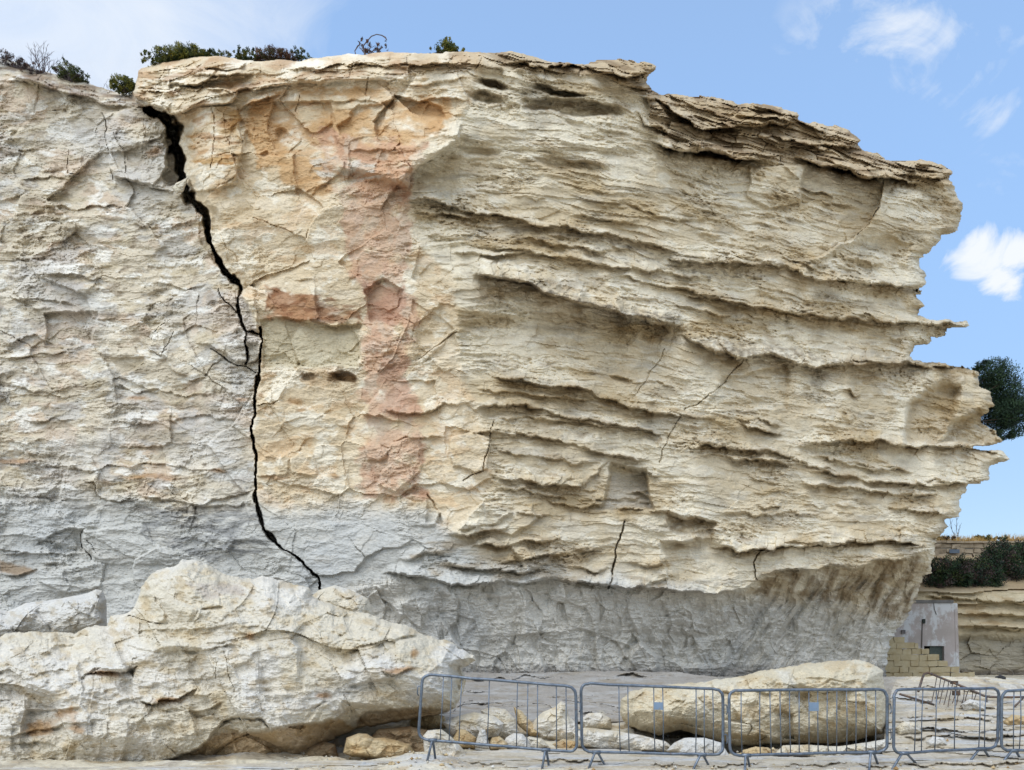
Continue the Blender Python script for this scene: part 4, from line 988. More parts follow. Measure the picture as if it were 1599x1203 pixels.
stone([(484, 932), (497, 922), (523, 914), (545, 920), (575, 935), (583, 955), (592, 985), (490, 985)], 14.9, .8, 30, 32, P_CREAM, 'small cream rock peeping over the crest of the huge boulder')
stone([(536, 1176), (541, 1152), (560, 1145), (574, 1146), (584, 1153), (600, 1152), (622, 1157), (640, 1162), (648, 1176), (642, 1184), (605, 1190), (572, 1184), (548, 1182)], 11.75, .28, 14, 33, P_TAN, 'tan log-shaped rock beneath the undercut end of the huge boulder')
stone([(578, 1152), (590, 1139), (640, 1134), (666, 1140), (690, 1155), (692, 1186), (660, 1186), (600, 1180)], 12.5, .35, 16, 34, P_BROWN, 'brown slab leaning behind the tan log-shaped rock')
stone([(660, 1150), (668, 1141), (690, 1139), (704, 1150), (722, 1168), (738, 1190), (690, 1200), (664, 1186)], 11.5, .3, 16, 35, P_CREAM, 'smooth cream rock under the left foot of the tilted barrier')
stone([(458, 1192), (478, 1166), (505, 1158), (524, 1162), (530, 1190), (500, 1198)], 12.3, .25, 14, 36, P_BROWN, 'brown rock in the dark gap under the huge boulder')
stone([(690, 1128), (716, 1118), (740, 1112), (772, 1118), (788, 1130), (778, 1150), (740, 1156), (706, 1150)], 12.7, .35, 16, 37, P_CREAM, 'cream rock with an undercut front behind the tilted barrier')
stone([(750, 1109), (768, 1104), (790, 1108), (804, 1122), (812, 1144), (800, 1158), (776, 1156), (762, 1134)], 13.0, .32, 16, 38, P_CREAM, 'rounded cream rock with a dark cleft on its left side')
stone([(802, 1104), (814, 1110), (832, 1130), (854, 1152), (828, 1150), (808, 1132)], 13.1, .22, 10, 39, P_TAN, 'narrow tan slab leaning diagonally beside the pointed rock')
stone([(826, 1140), (836, 1122), (848, 1112), (866, 1104), (876, 1095), (884, 1099), (888, 1118), (902, 1130), (908, 1152), (880, 1162), (846, 1156)], 13.2, .4, 18, 40, P_CREAM, 'tallest pointed rock behind the right half of the tilted barrier')
stone([(782, 1168), (790, 1152), (802, 1145), (816, 1146), (826, 1156), (832, 1172), (800, 1176)], 12.2, .22, 12, 41, P_WHITE, 'small rounded white rock in front of the diagonal slab')
stone([(741, 1166), (746, 1148), (750, 1138), (758, 1140), (763, 1158), (764, 1170)], 11.9, .1, 7, 42, P_WHITE, 'small upright white stone in front of the undercut cream rock')
stone([(704, 1158), (716, 1138), (728, 1140), (744, 1152), (742, 1170), (712, 1170)], 12.1, .22, 12, 43, P_TAN, 'small tan rock to the left of the upright white stone')
stone([(762, 1166), (768, 1152), (780, 1150), (792, 1160), (792, 1172), (766, 1172)], 12.0, .16, 10, 44, P_TAN, 'small tan rock between the upright white stone and rounded white rock')
stone([(896, 1146), (912, 1136), (950, 1140), (1000, 1148), (1040, 1158), (1060, 1176), (960, 1176), (900, 1168)], 12.2, .35, 14, 45, P_CREAM, 'low flat cream slab behind the barrier that carries the left blue plate')
stone([(1042, 1172), (1052, 1160), (1068, 1153), (1100, 1152), (1126, 1160), (1140, 1180), (1130, 1192), (1080, 1190)], 11.6, .3, 16, 46, P_WHITE, 'white pitted rock in the gap between the two plated barriers')
stone([(1150, 1184), (1160, 1171), (1180, 1166), (1200, 1168), (1216, 1180), (1180, 1190)], 11.7, .2, 10, 47, P_TAN, 'small tan rock behind the left end of the widest upright barrier')
stone([(1206, 1180), (1222, 1164), (1260, 1163), (1310, 1166), (1350, 1160), (1384, 1154), (1396, 1180), (1300, 1188)], 11.9, .3, 10, 48, P_CREAM, 'low cream ledge of rock under the long tan boulder')
for j, (ol, yc, th, rd_, pal_, lab) in enumerate((
        ([(642, 1120), (668, 1112), (694, 1118), (700, 1136), (660, 1142), (640, 1134)], 13.6, .3, 12, P_TAN, 'shaded tan rock behind the brown slab and below the boulder tip'),
        ([(905, 1126), (918, 1114), (938, 1112), (954, 1122), (956, 1140), (912, 1140)], 13.6, .28, 11, P_CREAM, 'angular cream rock between the tallest pointed rock and the long tan boulder'),
        ([(812, 1156), (826, 1150), (846, 1154), (858, 1166), (838, 1174), (814, 1170)], 12.3, .2, 9, P_CREAM, 'flat cream chip of rock in front of the narrow diagonal slab'),
        ([(862, 1162), (880, 1154), (900, 1158), (908, 1170), (880, 1178)], 12.2, .2, 9, P_TAN, 'small tan rock lying under the tallest pointed rock'),
        ([(1398, 1136), (1412, 1126), (1432, 1128), (1440, 1144), (1404, 1150)], 12.5, .22, 10, P_CREAM, 'cream block on the ledges behind the left end of the angled barrier'),
        ([(1500, 1100), (1514, 1092), (1534, 1096), (1540, 1110), (1506, 1112)], 13.8, .2, 8, P_WHITE, 'white block on the ledges under the fallen rusty barrier'),
        ([(1566, 1126), (1580, 1116), (1604, 1118), (1616, 1136), (1572, 1138)], 13.0, .24, 10, P_TAN, 'tan block behind the barrier cut off by the right edge'),
        ([(1446, 1158), (1456, 1150), (1474, 1152), (1480, 1164), (1450, 1168)], 11.9, .15, 8, P_WHITE, 'white stone behind the middle of the angled barrier'))):
    stone(ol, yc, th, rd_, 90 + j, pal_, lab, rough=1.5)
stone([(269, 294), (274, 287), (293, 277), (292, 285), (286, 300), (276, 303)], 21.3, .2, 7, 49, P_CREAM, 'small wedge-shaped stone lodged in the cliff fissure', step=.7)
stone([(1552, 1066), (1554, 1057), (1562, 1054), (1570, 1057), (1573, 1068)], 22.0, .12, 6, 50, (S(70, 70, 72), S(80, 80, 80), S(60, 60, 60), S(90, 86, 80)), 'small dark stone on the ledge beyond the right-hand barriers', step=.6)
PEB = [(612, 1194, 6, 1, 'tan pebble in front of the tan log-shaped rock'), (764, 1192, 5, 0, 'cream pebble below the bottom rail of the tilted barrier'), (724, 1180, 7, 2, 'white pebble touching the smooth cream rock under the tilted barrier'),
       (838, 1168, 6, 1, 'tan pebble below the tallest pointed rock'), (872, 1172, 4.5, 0, 'cream pebble left of the right foot of the tilted barrier'), (690, 1196, 5, 1, 'tan pebble between the left foot of the tilted barrier and the picture edge'),
       (1002, 1184, 6, 2, 'white pebble in front of the low flat cream slab'), (1238, 1186, 7, 0, 'cream pebble below the widest barrier near its left end'), (1318, 1184, 5, 1, 'tan pebble below the widest barrier near its right end'),
       (1424, 1184, 6, 0, 'cream pebble between the legs of the angled barrier'), (560, 1198, 4.5, 2, 'white pebble at the lower edge left of the log-shaped rock'), (1490, 1190, 5, 2, 'white pebble under the middle of the angled barrier')]
rs = np.random.RandomState(17)
for i, (px, py, r_, p, lab) in enumerate(PEB):
    yy = ray_ground(px, py); n = 7; an = (np.arange(n) + rs.rand(n) * .6) / n * 2 * np.pi
    ol = [(px + r_ * rs.uniform(.8, 1.3) * math.cos(a), py - r_ * .2 + r_ * .62 * rs.uniform(.8, 1.2) * math.sin(a)) for a in an]
    stone(ol, yy, r_ * .8 * yy / F, r_ * .6, 70 + i, (P_CREAM, P_TAN, P_WHITE)[p], lab, 'pebble', 1.0, 'pebble', .6, 'loose pebbles on the shelf')

# gravel and flakes that nobody could count
rs = np.random.RandomState(44)
n = 2600
gpx = rs.uniform(440, 1680, n); gpy = 1206 - 56 * rs.rand(n) ** 1.4
Vs = []; Qs = []; Cs = []
ico_v = np.array([(1, 0, 0), (-1, 0, 0), (0, 1, 0), (0, -1, 0), (0, 0, .8), (0, 0, -.8)], f32); ico_f = np.array([(0, 2, 4), (2, 1, 4), (1, 3, 4), (3, 0, 4), (2, 0, 5), (1, 2, 5), (3, 1, 5), (0, 3, 5)])
yk = 1.55 * F / (gpy - HY)
for i in range(n):
    y = float(yk[i]); x = float((gpx[i] - CX) * y / F)
    r = .006 + .032 * rs.rand() ** 4
    v = ico_v * r * rs.uniform(.6, 1.35, (6, 3)); a = rs.rand() * 6.28; c, s_ = math.cos(a), math.sin(a)
    v = np.stack([v[:, 0] * c - v[:, 1] * s_, v[:, 0] * s_ + v[:, 1] * c, v[:, 2]], 1)
    Vs.append((v, x, y, r)); Cs.append(np.repeat(np.asarray([P_CREAM, P_TAN, P_WHITE, P_SHELF][i % 4][i % 3])[None] * rs.uniform(.75, 1.05), 6, 0))
gz_ = gz(np.array([q[1] for q in Vs]), np.array([q[2] for q in Vs]))
VV = np.concatenate([q[0] + np.array([q[1], q[2], gz_[i] + q[3] * .4 + .012]) for i, q in enumerate(Vs)])
FF = np.concatenate([ico_f + 6 * i for i in range(n)])
tag(np_mesh('gravel', VV, FF, M_BOULDER, np.concatenate(Cs)), 'pale gravel and flakes scattered over the rock shelf', 'gravel', kind='stuff')
# ------------------------------------------------------------------ crowd barriers
def metal(name, c1, c2, rust=None, rk=0.0):
    m, t, b = new_mat(name, .45, .5)
    b.inputs['Metallic'].default_value = .65
    co = t.nodes.new('ShaderNodeTexCoord').outputs['Object']
    n = nz(t, 9, 6, .65, co)
    c = mixc(t, rmp(t, n, .35, .65), c1, c2)
    if rust: c = mixc(t, rmp(t, nz(t, 22, 7, .7, co), .58 - rk, .72 - rk), c, rust)
    t.links.new(c, b.inputs['Base Color'])
    t.links.new(rmp(t, n, .3, .7, .35, .6), b.inputs['Roughness'])
    return m
M_STEEL = metal('galvanised_steel', (.20, .235, .285), (.10, .125, .16), (.16, .09, .05))
M_PLATE = metal('plate_paint', (.22, .31, .44), (.26, .35, .48), (.3, .28, .25))
M_RUST = metal('rusty_steel', (.13, .11, .10), (.08, .07, .065), (.17, .085, .04), .1)
def barrier(TL, TR, BR, BL, YL, YR, bars, feet, plate, hooks, label, mat=M_STEEL, rtube=.0205, rbar=.0075, group='crowd barriers standing in a row', cap=True):
    q = [pixY(TL[0], TL[1], YL), pixY(TR[0], TR[1], YR), pixY(BR[0], BR[1], YR), pixY(BL[0], BL[1], YL)]
    base = (q[2] + q[3]) / 2
    t = empty('crowd_barrier', (base.x, base.y, gnd(base.x, base.y)), label, 'barrier', group)
    rc = .13; pts = []
    for i in range(4):
        p, a, b = q[i], q[i - 1], q[(i + 1) % 4]
        da = (a - p).normalized(); db = (b - p).normalized()
        s0 = p + da * rc; s1 = p + db * rc
        for k in range(7):
            u = k / 6; pts.append(s0 * (1 - u) ** 2 + p * 2 * u * (1 - u) + s1 * u * u)
    # slight knocks so that the tube is not ruler straight
    full = []
    rnd = random.Random(int(TL[0]))
    for i in range(len(pts)):
        a, b = pts[i], pts[(i + 1) % len(pts)]
        n = max(1, int((b - a).length / .25))
        for k in range(n): full.append(a.lerp(b, k / n) + Vector((0, rnd.uniform(-.009, .009), rnd.uniform(-.005, .005))))
    m = MB(); m.tube(full, rtube, 10, closed=True); m.build('frame', mat, t, True)
    for bx in bars:
        u = (bx - TL[0]) / (TR[0] - TL[0]); ub = (bx + rnd.uniform(-1, 1) - TL[0] + (BL[0] - TL[0]) * .0) / (TR[0] - TL[0])
        a = q[0].lerp(q[1], u); b = q[3].lerp(q[2], ub)
        md = a.lerp(b, .5) + Vector((rnd.uniform(-.008, .008), rnd.uniform(-.015, .015), 0))
        m = MB(); m.tube([a, md, b], rbar, 7); m.build('bar', mat, t, True)
    for ax, (lx, ly), (r_x, r_y) in feet:
        u = (ax - BL[0]) / (BR[0] - BL[0]); a = q[3].lerp(q[2], u)
        for px, dy in ((lx, ly), (r_x, r_y)):
            yy = a.y + dy; x = (px - CX) * yy / F; z = gnd(x, yy) - .01
            g = Vector((x, yy, z)); d = (g - a); kn = a + d * .12 + Vector((d.x * .1, 0, -.0))
            m = MB(); m.tube([a, kn, g], [.017, .017, .016], 8); m.build('foot', mat, t, True)
        m = MB(); m.tube([a + Vector((-.06, 0, -.004)), a + Vector((.06, 0, -.004))], rtube * 1.35, 10); m.build('clamp', mat, t, True)
    if plate:
        u0 = (plate[0] - TL[0]) / (TR[0] - TL[0]); u1 = (plate[2] - TL[0]) / (TR[0] - TL[0])
        v0 = (plate[1] - TL[1]) / (BL[1] - TL[1]); v1 = (plate[3] - TL[1]) / (BL[1] - TL[1])
        def at(u, v): return q[0].lerp(q[1], u).lerp(q[3].lerp(q[2], u), v)
        c = [at(u0, v0), at(u1, v0), at(u1, v1), at(u0, v1)]; f = Vector((0, -.011, 0)); k = Vector((0, -.007, 0))
        m = MB(); m.add([p + f for p in c] + [p + k for p in c], [(0, 3, 2, 1), (4, 5, 6, 7), (0, 1, 5, 4), (1, 2, 6, 5), (2, 3, 7, 6), (3, 0, 4, 7)]); m.build('plate', M_PLATE, t)
    for side, v in hooks:
        a = q[0].lerp(q[3], v) if side < 0 else q[1].lerp(q[2], v)
        w = Vector((.055 * side, 0, 0))
        m = MB(); m.tube([a + Vector((0, 0, .06)), a + w * .9 + Vector((0, 0, .055)), a + w + Vector((0, 0, .03)), a + w + Vector((0, -.01, -.05)), a + w * .7 + Vector((0, -.01, -.075))], .008, 6); m.build('hook', mat, t, True)
    return t
barrier((660, 1053), (899, 1073), (901, 1175), (653, 1154), 10.75, 10.6, [693, 706, 722, 765, 809, 825, 840, 869, 884],
        [(676, (667, -.12), (680, .12)), (853, (846, -.12), (858, .1))], None, [(-1, .25), (1, .3), (1, .72)], 'tilted crowd barrier leaning to the right, leftmost of the row')
barrier((907, 1067), (1129, 1077), (1129, 1179), (909, 1174), 10.7, 10.65, [966.5, 980.5, 1021, 1035, 1087, 1100, 1113],
        [(931, (918, -.12), (948, .1)), (1096, (1081, -.12), (1109, .1))], (1021, 1092, 1035, 1104), [(1, .3), (1, .75)], 'crowd barrier with bars missing on both sides of its blue plate')
barrier((1138, 1078), (1385, 1077), (1385, 1174), (1140, 1180), 10.5, 10.65, [1157, 1186, 1201.5, 1217, 1232, 1247, 1262, 1276, 1291, 1306, 1321, 1336, 1351.5, 1367],
        [(1165, (1163, -.25), (1171, .2)), (1361, (1357, -.2), (1374, .2))], (1262, 1098, 1277, 1112), [(1, .3), (1, .72)], 'widest crowd barrier with nearly all its bars and a blue plate')
barrier((1396, 1077), (1560, 1075), (1557, 1168), (1395, 1177), 10.6, 11.2, [1429, 1439.5, 1460, 1490, 1529, 1539],
        [(1411, (1392, -.15), (1433, .12)), (1532, (1511, -.15), (1547, .12))], None, [(1, .28), (1, .75)], 'crowd barrier with widely gapped bars and no plate, turned at an angle')
barrier((1565, 1079), (1770, 1074), (1768, 1172), (1563, 1172), 11.0, 11.3, [1583, 1593, 1607, 1622, 1637, 1660, 1690, 1705, 1740],
        [(1583, (1564, -.12), (1596, .1)), (1740, (1725, -.12), (1756, .1))], None, [], 'crowd barrier cut off by the right edge of the picture')
# a rusty barrier thrown down behind the fourth one
def fallen():
    A, B, C, D = pixY(1444, 1051, 14.9), pixY(1546, 1089, 14.2), pixY(1530, 1106, 13.6), pixY(1424, 1086, 14.0)
    t = empty('crowd_barrier', ((A.x + C.x) / 2, (A.y + C.y) / 2, gnd((A.x + C.x) / 2, (A.y + C.y) / 2)), 'rusty bent barrier lying on the rocks behind the upright ones', 'barrier')
    m = MB(); m.tube([pixY(1405, 1084, 13.7), pixY(1424, 1090, 13.7), pixY(1459, 1101, 13.6)], .02, 8); m.build('lower_rail', M_RUST, t, True)
    pts = [pixY(1434, 1080, 14.3), pixY(1440, 1060, 14.6), pixY(1443, 1053, 14.7), pixY(1449, 1051, 14.7), pixY(1455, 1053, 14.7), pixY(1480, 1063, 14.6), pixY(1510, 1075, 14.4), pixY(1537, 1087, 14.2), pixY(1545, 1088.5, 14.2), pixY(1580, 1089, 14.0), pixY(1640, 1088, 13.9)]
    m = MB(); m.tube(pts, .022, 8); m.build('frame', M_RUST, t, True)
    for i in range(11):
        u = i / 10
        a = pixY(1463 + 62 * u, 1057 + 25 * u, 14.65 - .3 * u); b = pixY(1458 + 66 * u - 4, 1101 + 3 * math.sin(i * 2.1), 13.7)
        m = MB(); m.tube([a, a.lerp(b, .5) + Vector((.02 * math.sin(i * 3), 0, -.02)), b], .008, 6); m.build('bar', M_RUST, t, True)
    m = MB(); a = pixY(1490, 1066, 14.55); m.box((a.x - .06, a.y - .03, a.z - .03), (a.x + .06, a.y + .03, a.z + .03)); m.build('clamp', M_RUST, t)
    m = MB(); a = pixY(1494, 1082, 14.1); m.box((a.x - .07, a.y - .03, a.z - .05), (a.x + .05, a.y + .03, a.z + .04)); m.build('clamp', M_RUST, t)
    m = MB(); m.tube([pixY(1540, 1087, 14.2), pixY(1541, 1106, 14.0)], .018, 8); m.build('foot', M_RUST, t, True)
    m = MB(); m.tube([pixY(1600, 1088, 13.9), pixY(1584, 1104, 13.8)], .016, 8); m.build('foot', M_RUST, t, True)
fallen()
# ------------------------------------------------------------------ the far side: low cliff, hut, walls
M_FAR = rock_mat('far_limestone', 6.0, (1, 1, 2.5))
fr_ = Relief(1330, 1720, 860, 1082, 1.3, seed=51, warp=(3, 1.5, .7))
u = (fr_.X - CX) * 38 / F; w = EYE + (HY - fr_.Y) * 38 / F
ww = w + .15 * perlin(u * .5, w, 601)
s1 = ww * 1.5 + .6 * perlin(u * .2, w * .4, 602)
f1, e1 = facets(u * .8, ww * 1.1, 603, .18, .16); f2, e2 = facets(u * 2, ww * 2.6, 604, .06, .05)
lowk = sstep(985, 1005, fr_.WY)
fr_.D[:] = 38.4 + np.clip(925 - fr_.Y, 0, 60) * .10 - (1 - lowk) * .35 * (1 - (s1 - np.floor(s1))) ** 1.5 - .12 * fbm(u * 1.2, ww * 4, 4, 605) - lowk * (f1 * 1.3 + f2) + lowk * .35 + sstep(1045, 1062, fr_.Y) * .3
fr_.ledge([(1495, 976), (1540, 980), (1600, 982), (1700, 984)], .35, 14, .9, 9); fr_.ledge([(1440, 930), (1500, 934), (1560, 942), (1700, 944)], .4, 12, .9, 8); fr_.ledge([(1500, 958), (1600, 962), (1700, 960)], .2, 10, .9, 6)
fr_.C[:] = np.asarray(S(208, 192, 160), f32)
nn = fbm(u * .5, ww * 2.2, 4, 606)
fr_.tint(sstep(0, .3, nn), S(188, 162, 122), .7); fr_.tint(sstep(.05, .3, fbm(u * .7 + 9, ww * 3, 4, 607)), S(216, 202, 172), .7)
fr_.tint(lowk, S(172, 166, 152), .85); fr_.tint(lowk * sstep(0, .3, nn), S(186, 176, 152), .6); fr_.tint(sstep(1040, 1056, fr_.WY), S(140, 132, 126), .8)
fr_.tint(sstep(930, 915, fr_.WY), S(176, 152, 118), .8)
o = fr_.build('low_cliff', M_FAR, [(1332, 1080), (1332, 872), (1450, 866), (1600, 868), (1718, 866), (1718, 1080)], 1.5 * fbm(u, w, 3, 608), rim=(6, .5), back=(1, 6, 60))
tag(o, 'low banded cliff beyond the hut', 'cliff', kind='structure')

def paint_mat():
    m, t, b = new_mat('peeling_plaster', .9, .2)
    co = t.nodes.new('ShaderNodeTexCoord').outputs['Object']
    c = mixc(t, rmp(t, nz(t, 1.2, 6, .6, co), .4, .6), S(202, 191, 187), S(190, 180, 174))
    c = mixc(t, rmp(t, nz(t, 1.1, 9, .72, co, (1, 1, .7)), .49, .56), c, S(228, 229, 230))
    c = mixc(t, rmp(t, nz(t, 3.5, 8, .7, co), .62, .68), c, S(160, 140, 128))
    t.links.new(c, b.inputs['Base Color'])
    return m
def plain_mat(name, c1, c2, sc=4, rough=.9):
    m, t, b = new_mat(name, rough, .2)
    co = t.nodes.new('ShaderNodeTexCoord').outputs['Object']
    t.links.new(mixc(t, rmp(t, nz(t, sc, 7, .65, co), .35, .65), c1, c2), b.inputs['Base Color'])
    return m
M_PAINT = paint_mat(); M_DARK = plain_mat('weathered_metal_sheet', (.03, .04, .035), (.06, .07, .06)); M_CONC = plain_mat('grey_concrete', (.22, .21, .2), (.13, .125, .12))
M_SHEET = plain_mat('grey_green_panel', (.12, .14, .125), (.08, .10, .09)); M_PIPE = plain_mat('old_pipe', (.14, .13, .13), (.2, .18, .17))
def P3(px, py, Y): return pixY(px, py, Y)
def hut():
    Y = 35.2; D = 4.0
    a = P3(1497, 1062, Y)
    t = empty('hut', (P3(1440, 1062, Y).x, Y, a.z), 'concrete hut with peeling pink and white paint and a dark square opening', 'hut')
    X = lambda px: (px - CX) * Y / F
    Z = lambda py: EYE + (HY - py) * Y / F
    z0 = Z(1068)
    m = MB()
    x0, x1, xa, xb = X(1372), X(1494.5), X(1443), X(1474.5)
    za, zb, zt = Z(1034), Z(1009), Z(942)
    m.box((x0, Y, z0), (xa, Y + .3, zt)); m.box((xb, Y, z0), (x1, Y + .3, zt)); m.box((xa, Y, z0), (xb, Y + .3, za)); m.box((xa, Y, zb), (xb, Y + .3, zt))
    m.box((x1 - .3, Y + .3, z0), (x1, Y + D, zt)); m.box((x0, Y + .3, z0), (x0 + .3, Y + D, zt)); m.box((x0 + .3, Y + D - .3, z0), (x1 - .3, Y + D, zt))
    # battered right-hand pier
    b = [(x1 - .02, Y - .02, z0), (X(1498.5), Y - .02, z0), (X(1498.5), Y + 1, z0), (x1 - .02, Y + 1, z0)]; tp = [(X(1490), Y - .012, zt - .02), (x1 + .01, Y - .012, zt - .02), (x1 + .01, Y + 1, zt - .02), (X(1490), Y + 1, zt - .02)]
    m.add(b + tp, [(0, 3, 2, 1), (4, 5, 6, 7), (0, 1, 5, 4), (1, 2, 6, 5), (2, 3, 7, 6), (3, 0, 4, 7)])
    m.build('wall', M_PAINT, t)
    m = MB(); m.box((x0 - .1, Y - .06, zt + .004), (X(1488), Y + D + .1, zt + .14)); m.build('roof', M_CONC, t)
    m = MB(); m.box((X(1455), Y + .16, za + .003), (xb - .004, Y + .2, zb - .003)); m.build('shutter', M_SHEET, t)
    m = MB(); m.tube([(X(1439), Y - .03, Z(1012)), (X(1439.5), Y - .03, Z(985)), (X(1440), Y - .03, Z(972))], .022, 6); m.build('pipe', M_PIPE, t)
    m = MB(); m.tube([(X(1457.5), Y - .02, Z(942)), (X(1459), Y - .02, Z(952)), (X(1462), Y - .02, Z(960))], .015, 6); m.build('pipe', M_PIPE, t)
    m = MB(); m.box((X(1439.5), Y - .09, Z(974)), (X(1443.5), Y - .004, Z(967))); m.build('junction_box', M_DARK, t)
    m = MB(); m.box((X(1407), Y - .06, Z(990)), (X(1413), Y - .004, Z(984))); m.build('vent', M_PIPE, t)
hut()
M_BLOCK = plain_mat('yellow_stone_block', S(214, 200, 166), S(198, 178, 138), 3)
def block_wall():
    rnd = random.Random(4); Y = 32.5; k = Y / F
    m = MB(); rows = [(1060, 1050.5, 1520), (1050.5, 1041, 1500), (1041, 1031.5, 1483), (1031.5, 1022, 1466), (1022, 1013, 1449), (1013, 1004, 1433), (1004, 995, 1412)]
    for r, (yb, yt, xr) in enumerate(rows):
        x = 1366 + (r % 2) * 7.0
        while x < xr - 3:
            wd = min(rnd.uniform(12.5, 17), xr - x + 2)
            zb = EYE + (HY - yb) * k - (.12 if r == 0 else 0); zt = EYE + (HY - yt) * k - .005
            m.box(((x - CX) * k + .004, Y + rnd.uniform(0, .05), zb + .003), ((x + wd - CX) * k - .003, Y + .42, zt + rnd.uniform(-.02, .015)), .022, rnd)
            x += wd
    t = empty('block_wall', ((1440 - CX) * k, Y, EYE + (HY - 1060) * k), 'ruined wall of yellow stone blocks stepping down in front of the hut', 'wall')
    m.build('stonework', M_BLOCK, t)
    m = MB(); m.box(((1366 - CX) * k, Y + .062, EYE + (HY - 1059) * k), ((1409 - CX) * k, Y + .36, EYE + (HY - 1000) * k)); m.box(((1409 - CX) * k + .003, Y + .062, EYE + (HY - 1059) * k), ((1462 - CX) * k, Y + .36, EYE + (HY - 1026) * k)); m.build('mortar_core', plain_mat('mortar', S(184, 164, 122), S(160, 140, 104)), t)
block_wall()
M_WALLSTONE = plain_mat('grey_field_stone', S(196, 180, 156), S(160, 144, 122), 2.5)
def top_wall():
    rnd = random.Random(9); Y = 44.0; k = Y / F
    t = empty('stone_wall', ((1530 - CX) * k, Y, EYE + (HY - 874) * k), 'rubble stone wall along the top of the low cliff', 'wall')
    m = MB()
    for r in range(4):
        yb = 880 - r * 8; x = 1400 + rnd.uniform(0, 6)
        while x < 1700:
            wd = rnd.uniform(9, 20)
            m.box(((x - CX) * k + .01, Y + rnd.uniform(0, .12), EYE + (HY - yb) * k + .01), ((x + wd - CX) * k - .01, Y + .6, EYE + (HY - yb + 8) * k - .012 + rnd.uniform(-.03, .02)), .05, rnd); x += wd
    x = 1396
    while x < 1700:
        wd = rnd.uniform(22, 40); m.box(((x - CX) * k, Y - .05, EYE + (HY - 848) * k), ((x + wd - CX) * k - .02, Y + .65, EYE + (HY - 845 + rnd.uniform(-.6, .6)) * k), .02, rnd); x += wd
    m.build('stonework', M_WALLSTONE, t)
    m = MB(); m.box(((1396 - CX) * k, Y + .15, EYE + (HY - 880) * k), ((1700 - CX) * k, Y + .5, EYE + (HY - 850) * k)); m.build('mortar_core', plain_mat('wall_mortar', (.3, .27, .22), (.22, .2, .16)), t)
    m = MB(); m.box(((1481 - CX) * k, Y - .12, EYE + (HY - 864.5) * k), ((1496.5 - CX) * k, Y - .06, EYE + (HY - 858.5) * k)); m.build('plaque', plain_mat('slate_plaque', (.11, .14, .18), (.14, .17, .21)), t)
top_wall()

# ------------------------------------------------------------------ plants
def leaf_mat(name, tl=.25):
    m, t, b = new_mat(name, .6, .25)
    at = t.nodes.new('ShaderNodeAttribute'); at.attribute_name = 'rock_colour'
    t.links.new(at.outputs['Color'], b.inputs['Base Color'])
    return m
M_LEAF = leaf_mat('leaves'); M_WOOD = plain_mat('bark', (.10, .075, .055), (.05, .04, .03), 12); M_DRY = plain_mat('dry_stem', (.20, .15, .11), (.11, .085, .075), 9); M_GREYTWIG = plain_mat('grey_twig', (.16, .13, .14), (.09, .08, .09), 9)
def leaves(rs, blobs, Y, dep, n, L, wdt, pal, sub=.34, flat=0.0):
    """Leaf quads gathered in tufts through the volume of the given blobs (px, py, rx, ry)."""
    Vs = []; Cs = []
    area = sum(b[2] * b[3] for b in blobs)
    for (px, py, rx, ry) in blobs:
        k = Y / F
        nl = int(n * rx * ry / area); nt_ = max(8, int(nl / 40))
        d = rs.normal(size=(nt_, 3)); d /= np.linalg.norm(d, axis=1)[:, None]
        d *= (rs.rand(nt_, 1) ** .42)
        tc_ = np.array([(px - CX) * k, Y, EYE + (HY - py) * k]) + d * np.array([rx * k, dep, ry * k])
        ti = rs.randint(0, nt_, nl)
        rt = sub * min(rx, ry) * k * rs.uniform(.6, 1.3, nt_)
        g = rs.normal(size=(nl, 3)); g = g / np.linalg.norm(g, axis=1)[:, None] * (rs.rand(nl, 1) ** .5)
        c = tc_[ti] + g * rt[ti][:, None]
        ax = g + .55 * rs.normal(size=(nl, 3)) + np.array([0, 0, .35]); ax /= np.linalg.norm(ax, axis=1)[:, None]
        bx = np.cross(ax, rs.normal(size=(nl, 3))); bx /= np.linalg.norm(bx, axis=1)[:, None] + 1e-9
        l = L * rs.uniform(.6, 1.3, (nl, 1)); w_ = wdt * rs.uniform(.7, 1.3, (nl, 1))
        Vs.append(np.stack([c - ax * l * .5, c + bx * w_ * .5 - ax * l * .05, c + ax * l * .5, c - bx * w_ * .5 - ax * l * .05], 1).reshape(-1, 3))
        tcid = rs.randint(0, len(pal), nt_)
        pc = np.asarray(pal)[tcid][ti] * rs.uniform(.65, 1.35, (nl, 1))
        Cs.append(np.repeat(pc, 4, 0))
    V = np.concatenate(Vs); C = np.concatenate(Cs)
    return V, np.arange(len(V)).reshape(-1, 4), C
def shrub(name, label, cat, blobs, Y, dep, n, L, wdt, pal, seed, root, group=None, stems=6, wood=None, sub=.46):
    rs = np.random.RandomState(seed); rnd = random.Random(seed)
    t = empty(name, root, label, cat, group)
    V, Q, C = leaves(rs, blobs, Y, dep, n, L, wdt, pal, sub)
    o = np_mesh('foliage', V - np.asarray(root), Q, M_LEAF, C, t)
    m = MB(); k = Y / F
    for i in range(stems):
        b = blobs[i % len(blobs)]
        e = pixY(b[0] + rnd.uniform(-.5, .5) * b[2], b[1] + rnd.uniform(-.6, .3) * b[3], Y + rnd.uniform(-.5, .5) * dep)
        r0 = Vector(root) + Vector((rnd.uniform(-.05, .05), rnd.uniform(-.05, .05), -.05)); md = r0.lerp(e, .5) + Vector((rnd.uniform(-.1, .1), rnd.uniform(-.1, .1), rnd.uniform(0, .1)))
        a = max(.012, L * .28); m.tube([r0, md, e], [a, a * .7, a * .3], 5)
    m.build('stem', wood or M_WOOD, t)
    return t
def G(r, g, b): return S(r, g, b, .85)
GREEN = [G(70, 84, 46), G(86, 98, 50), G(54, 66, 40), G(104, 106, 54)]
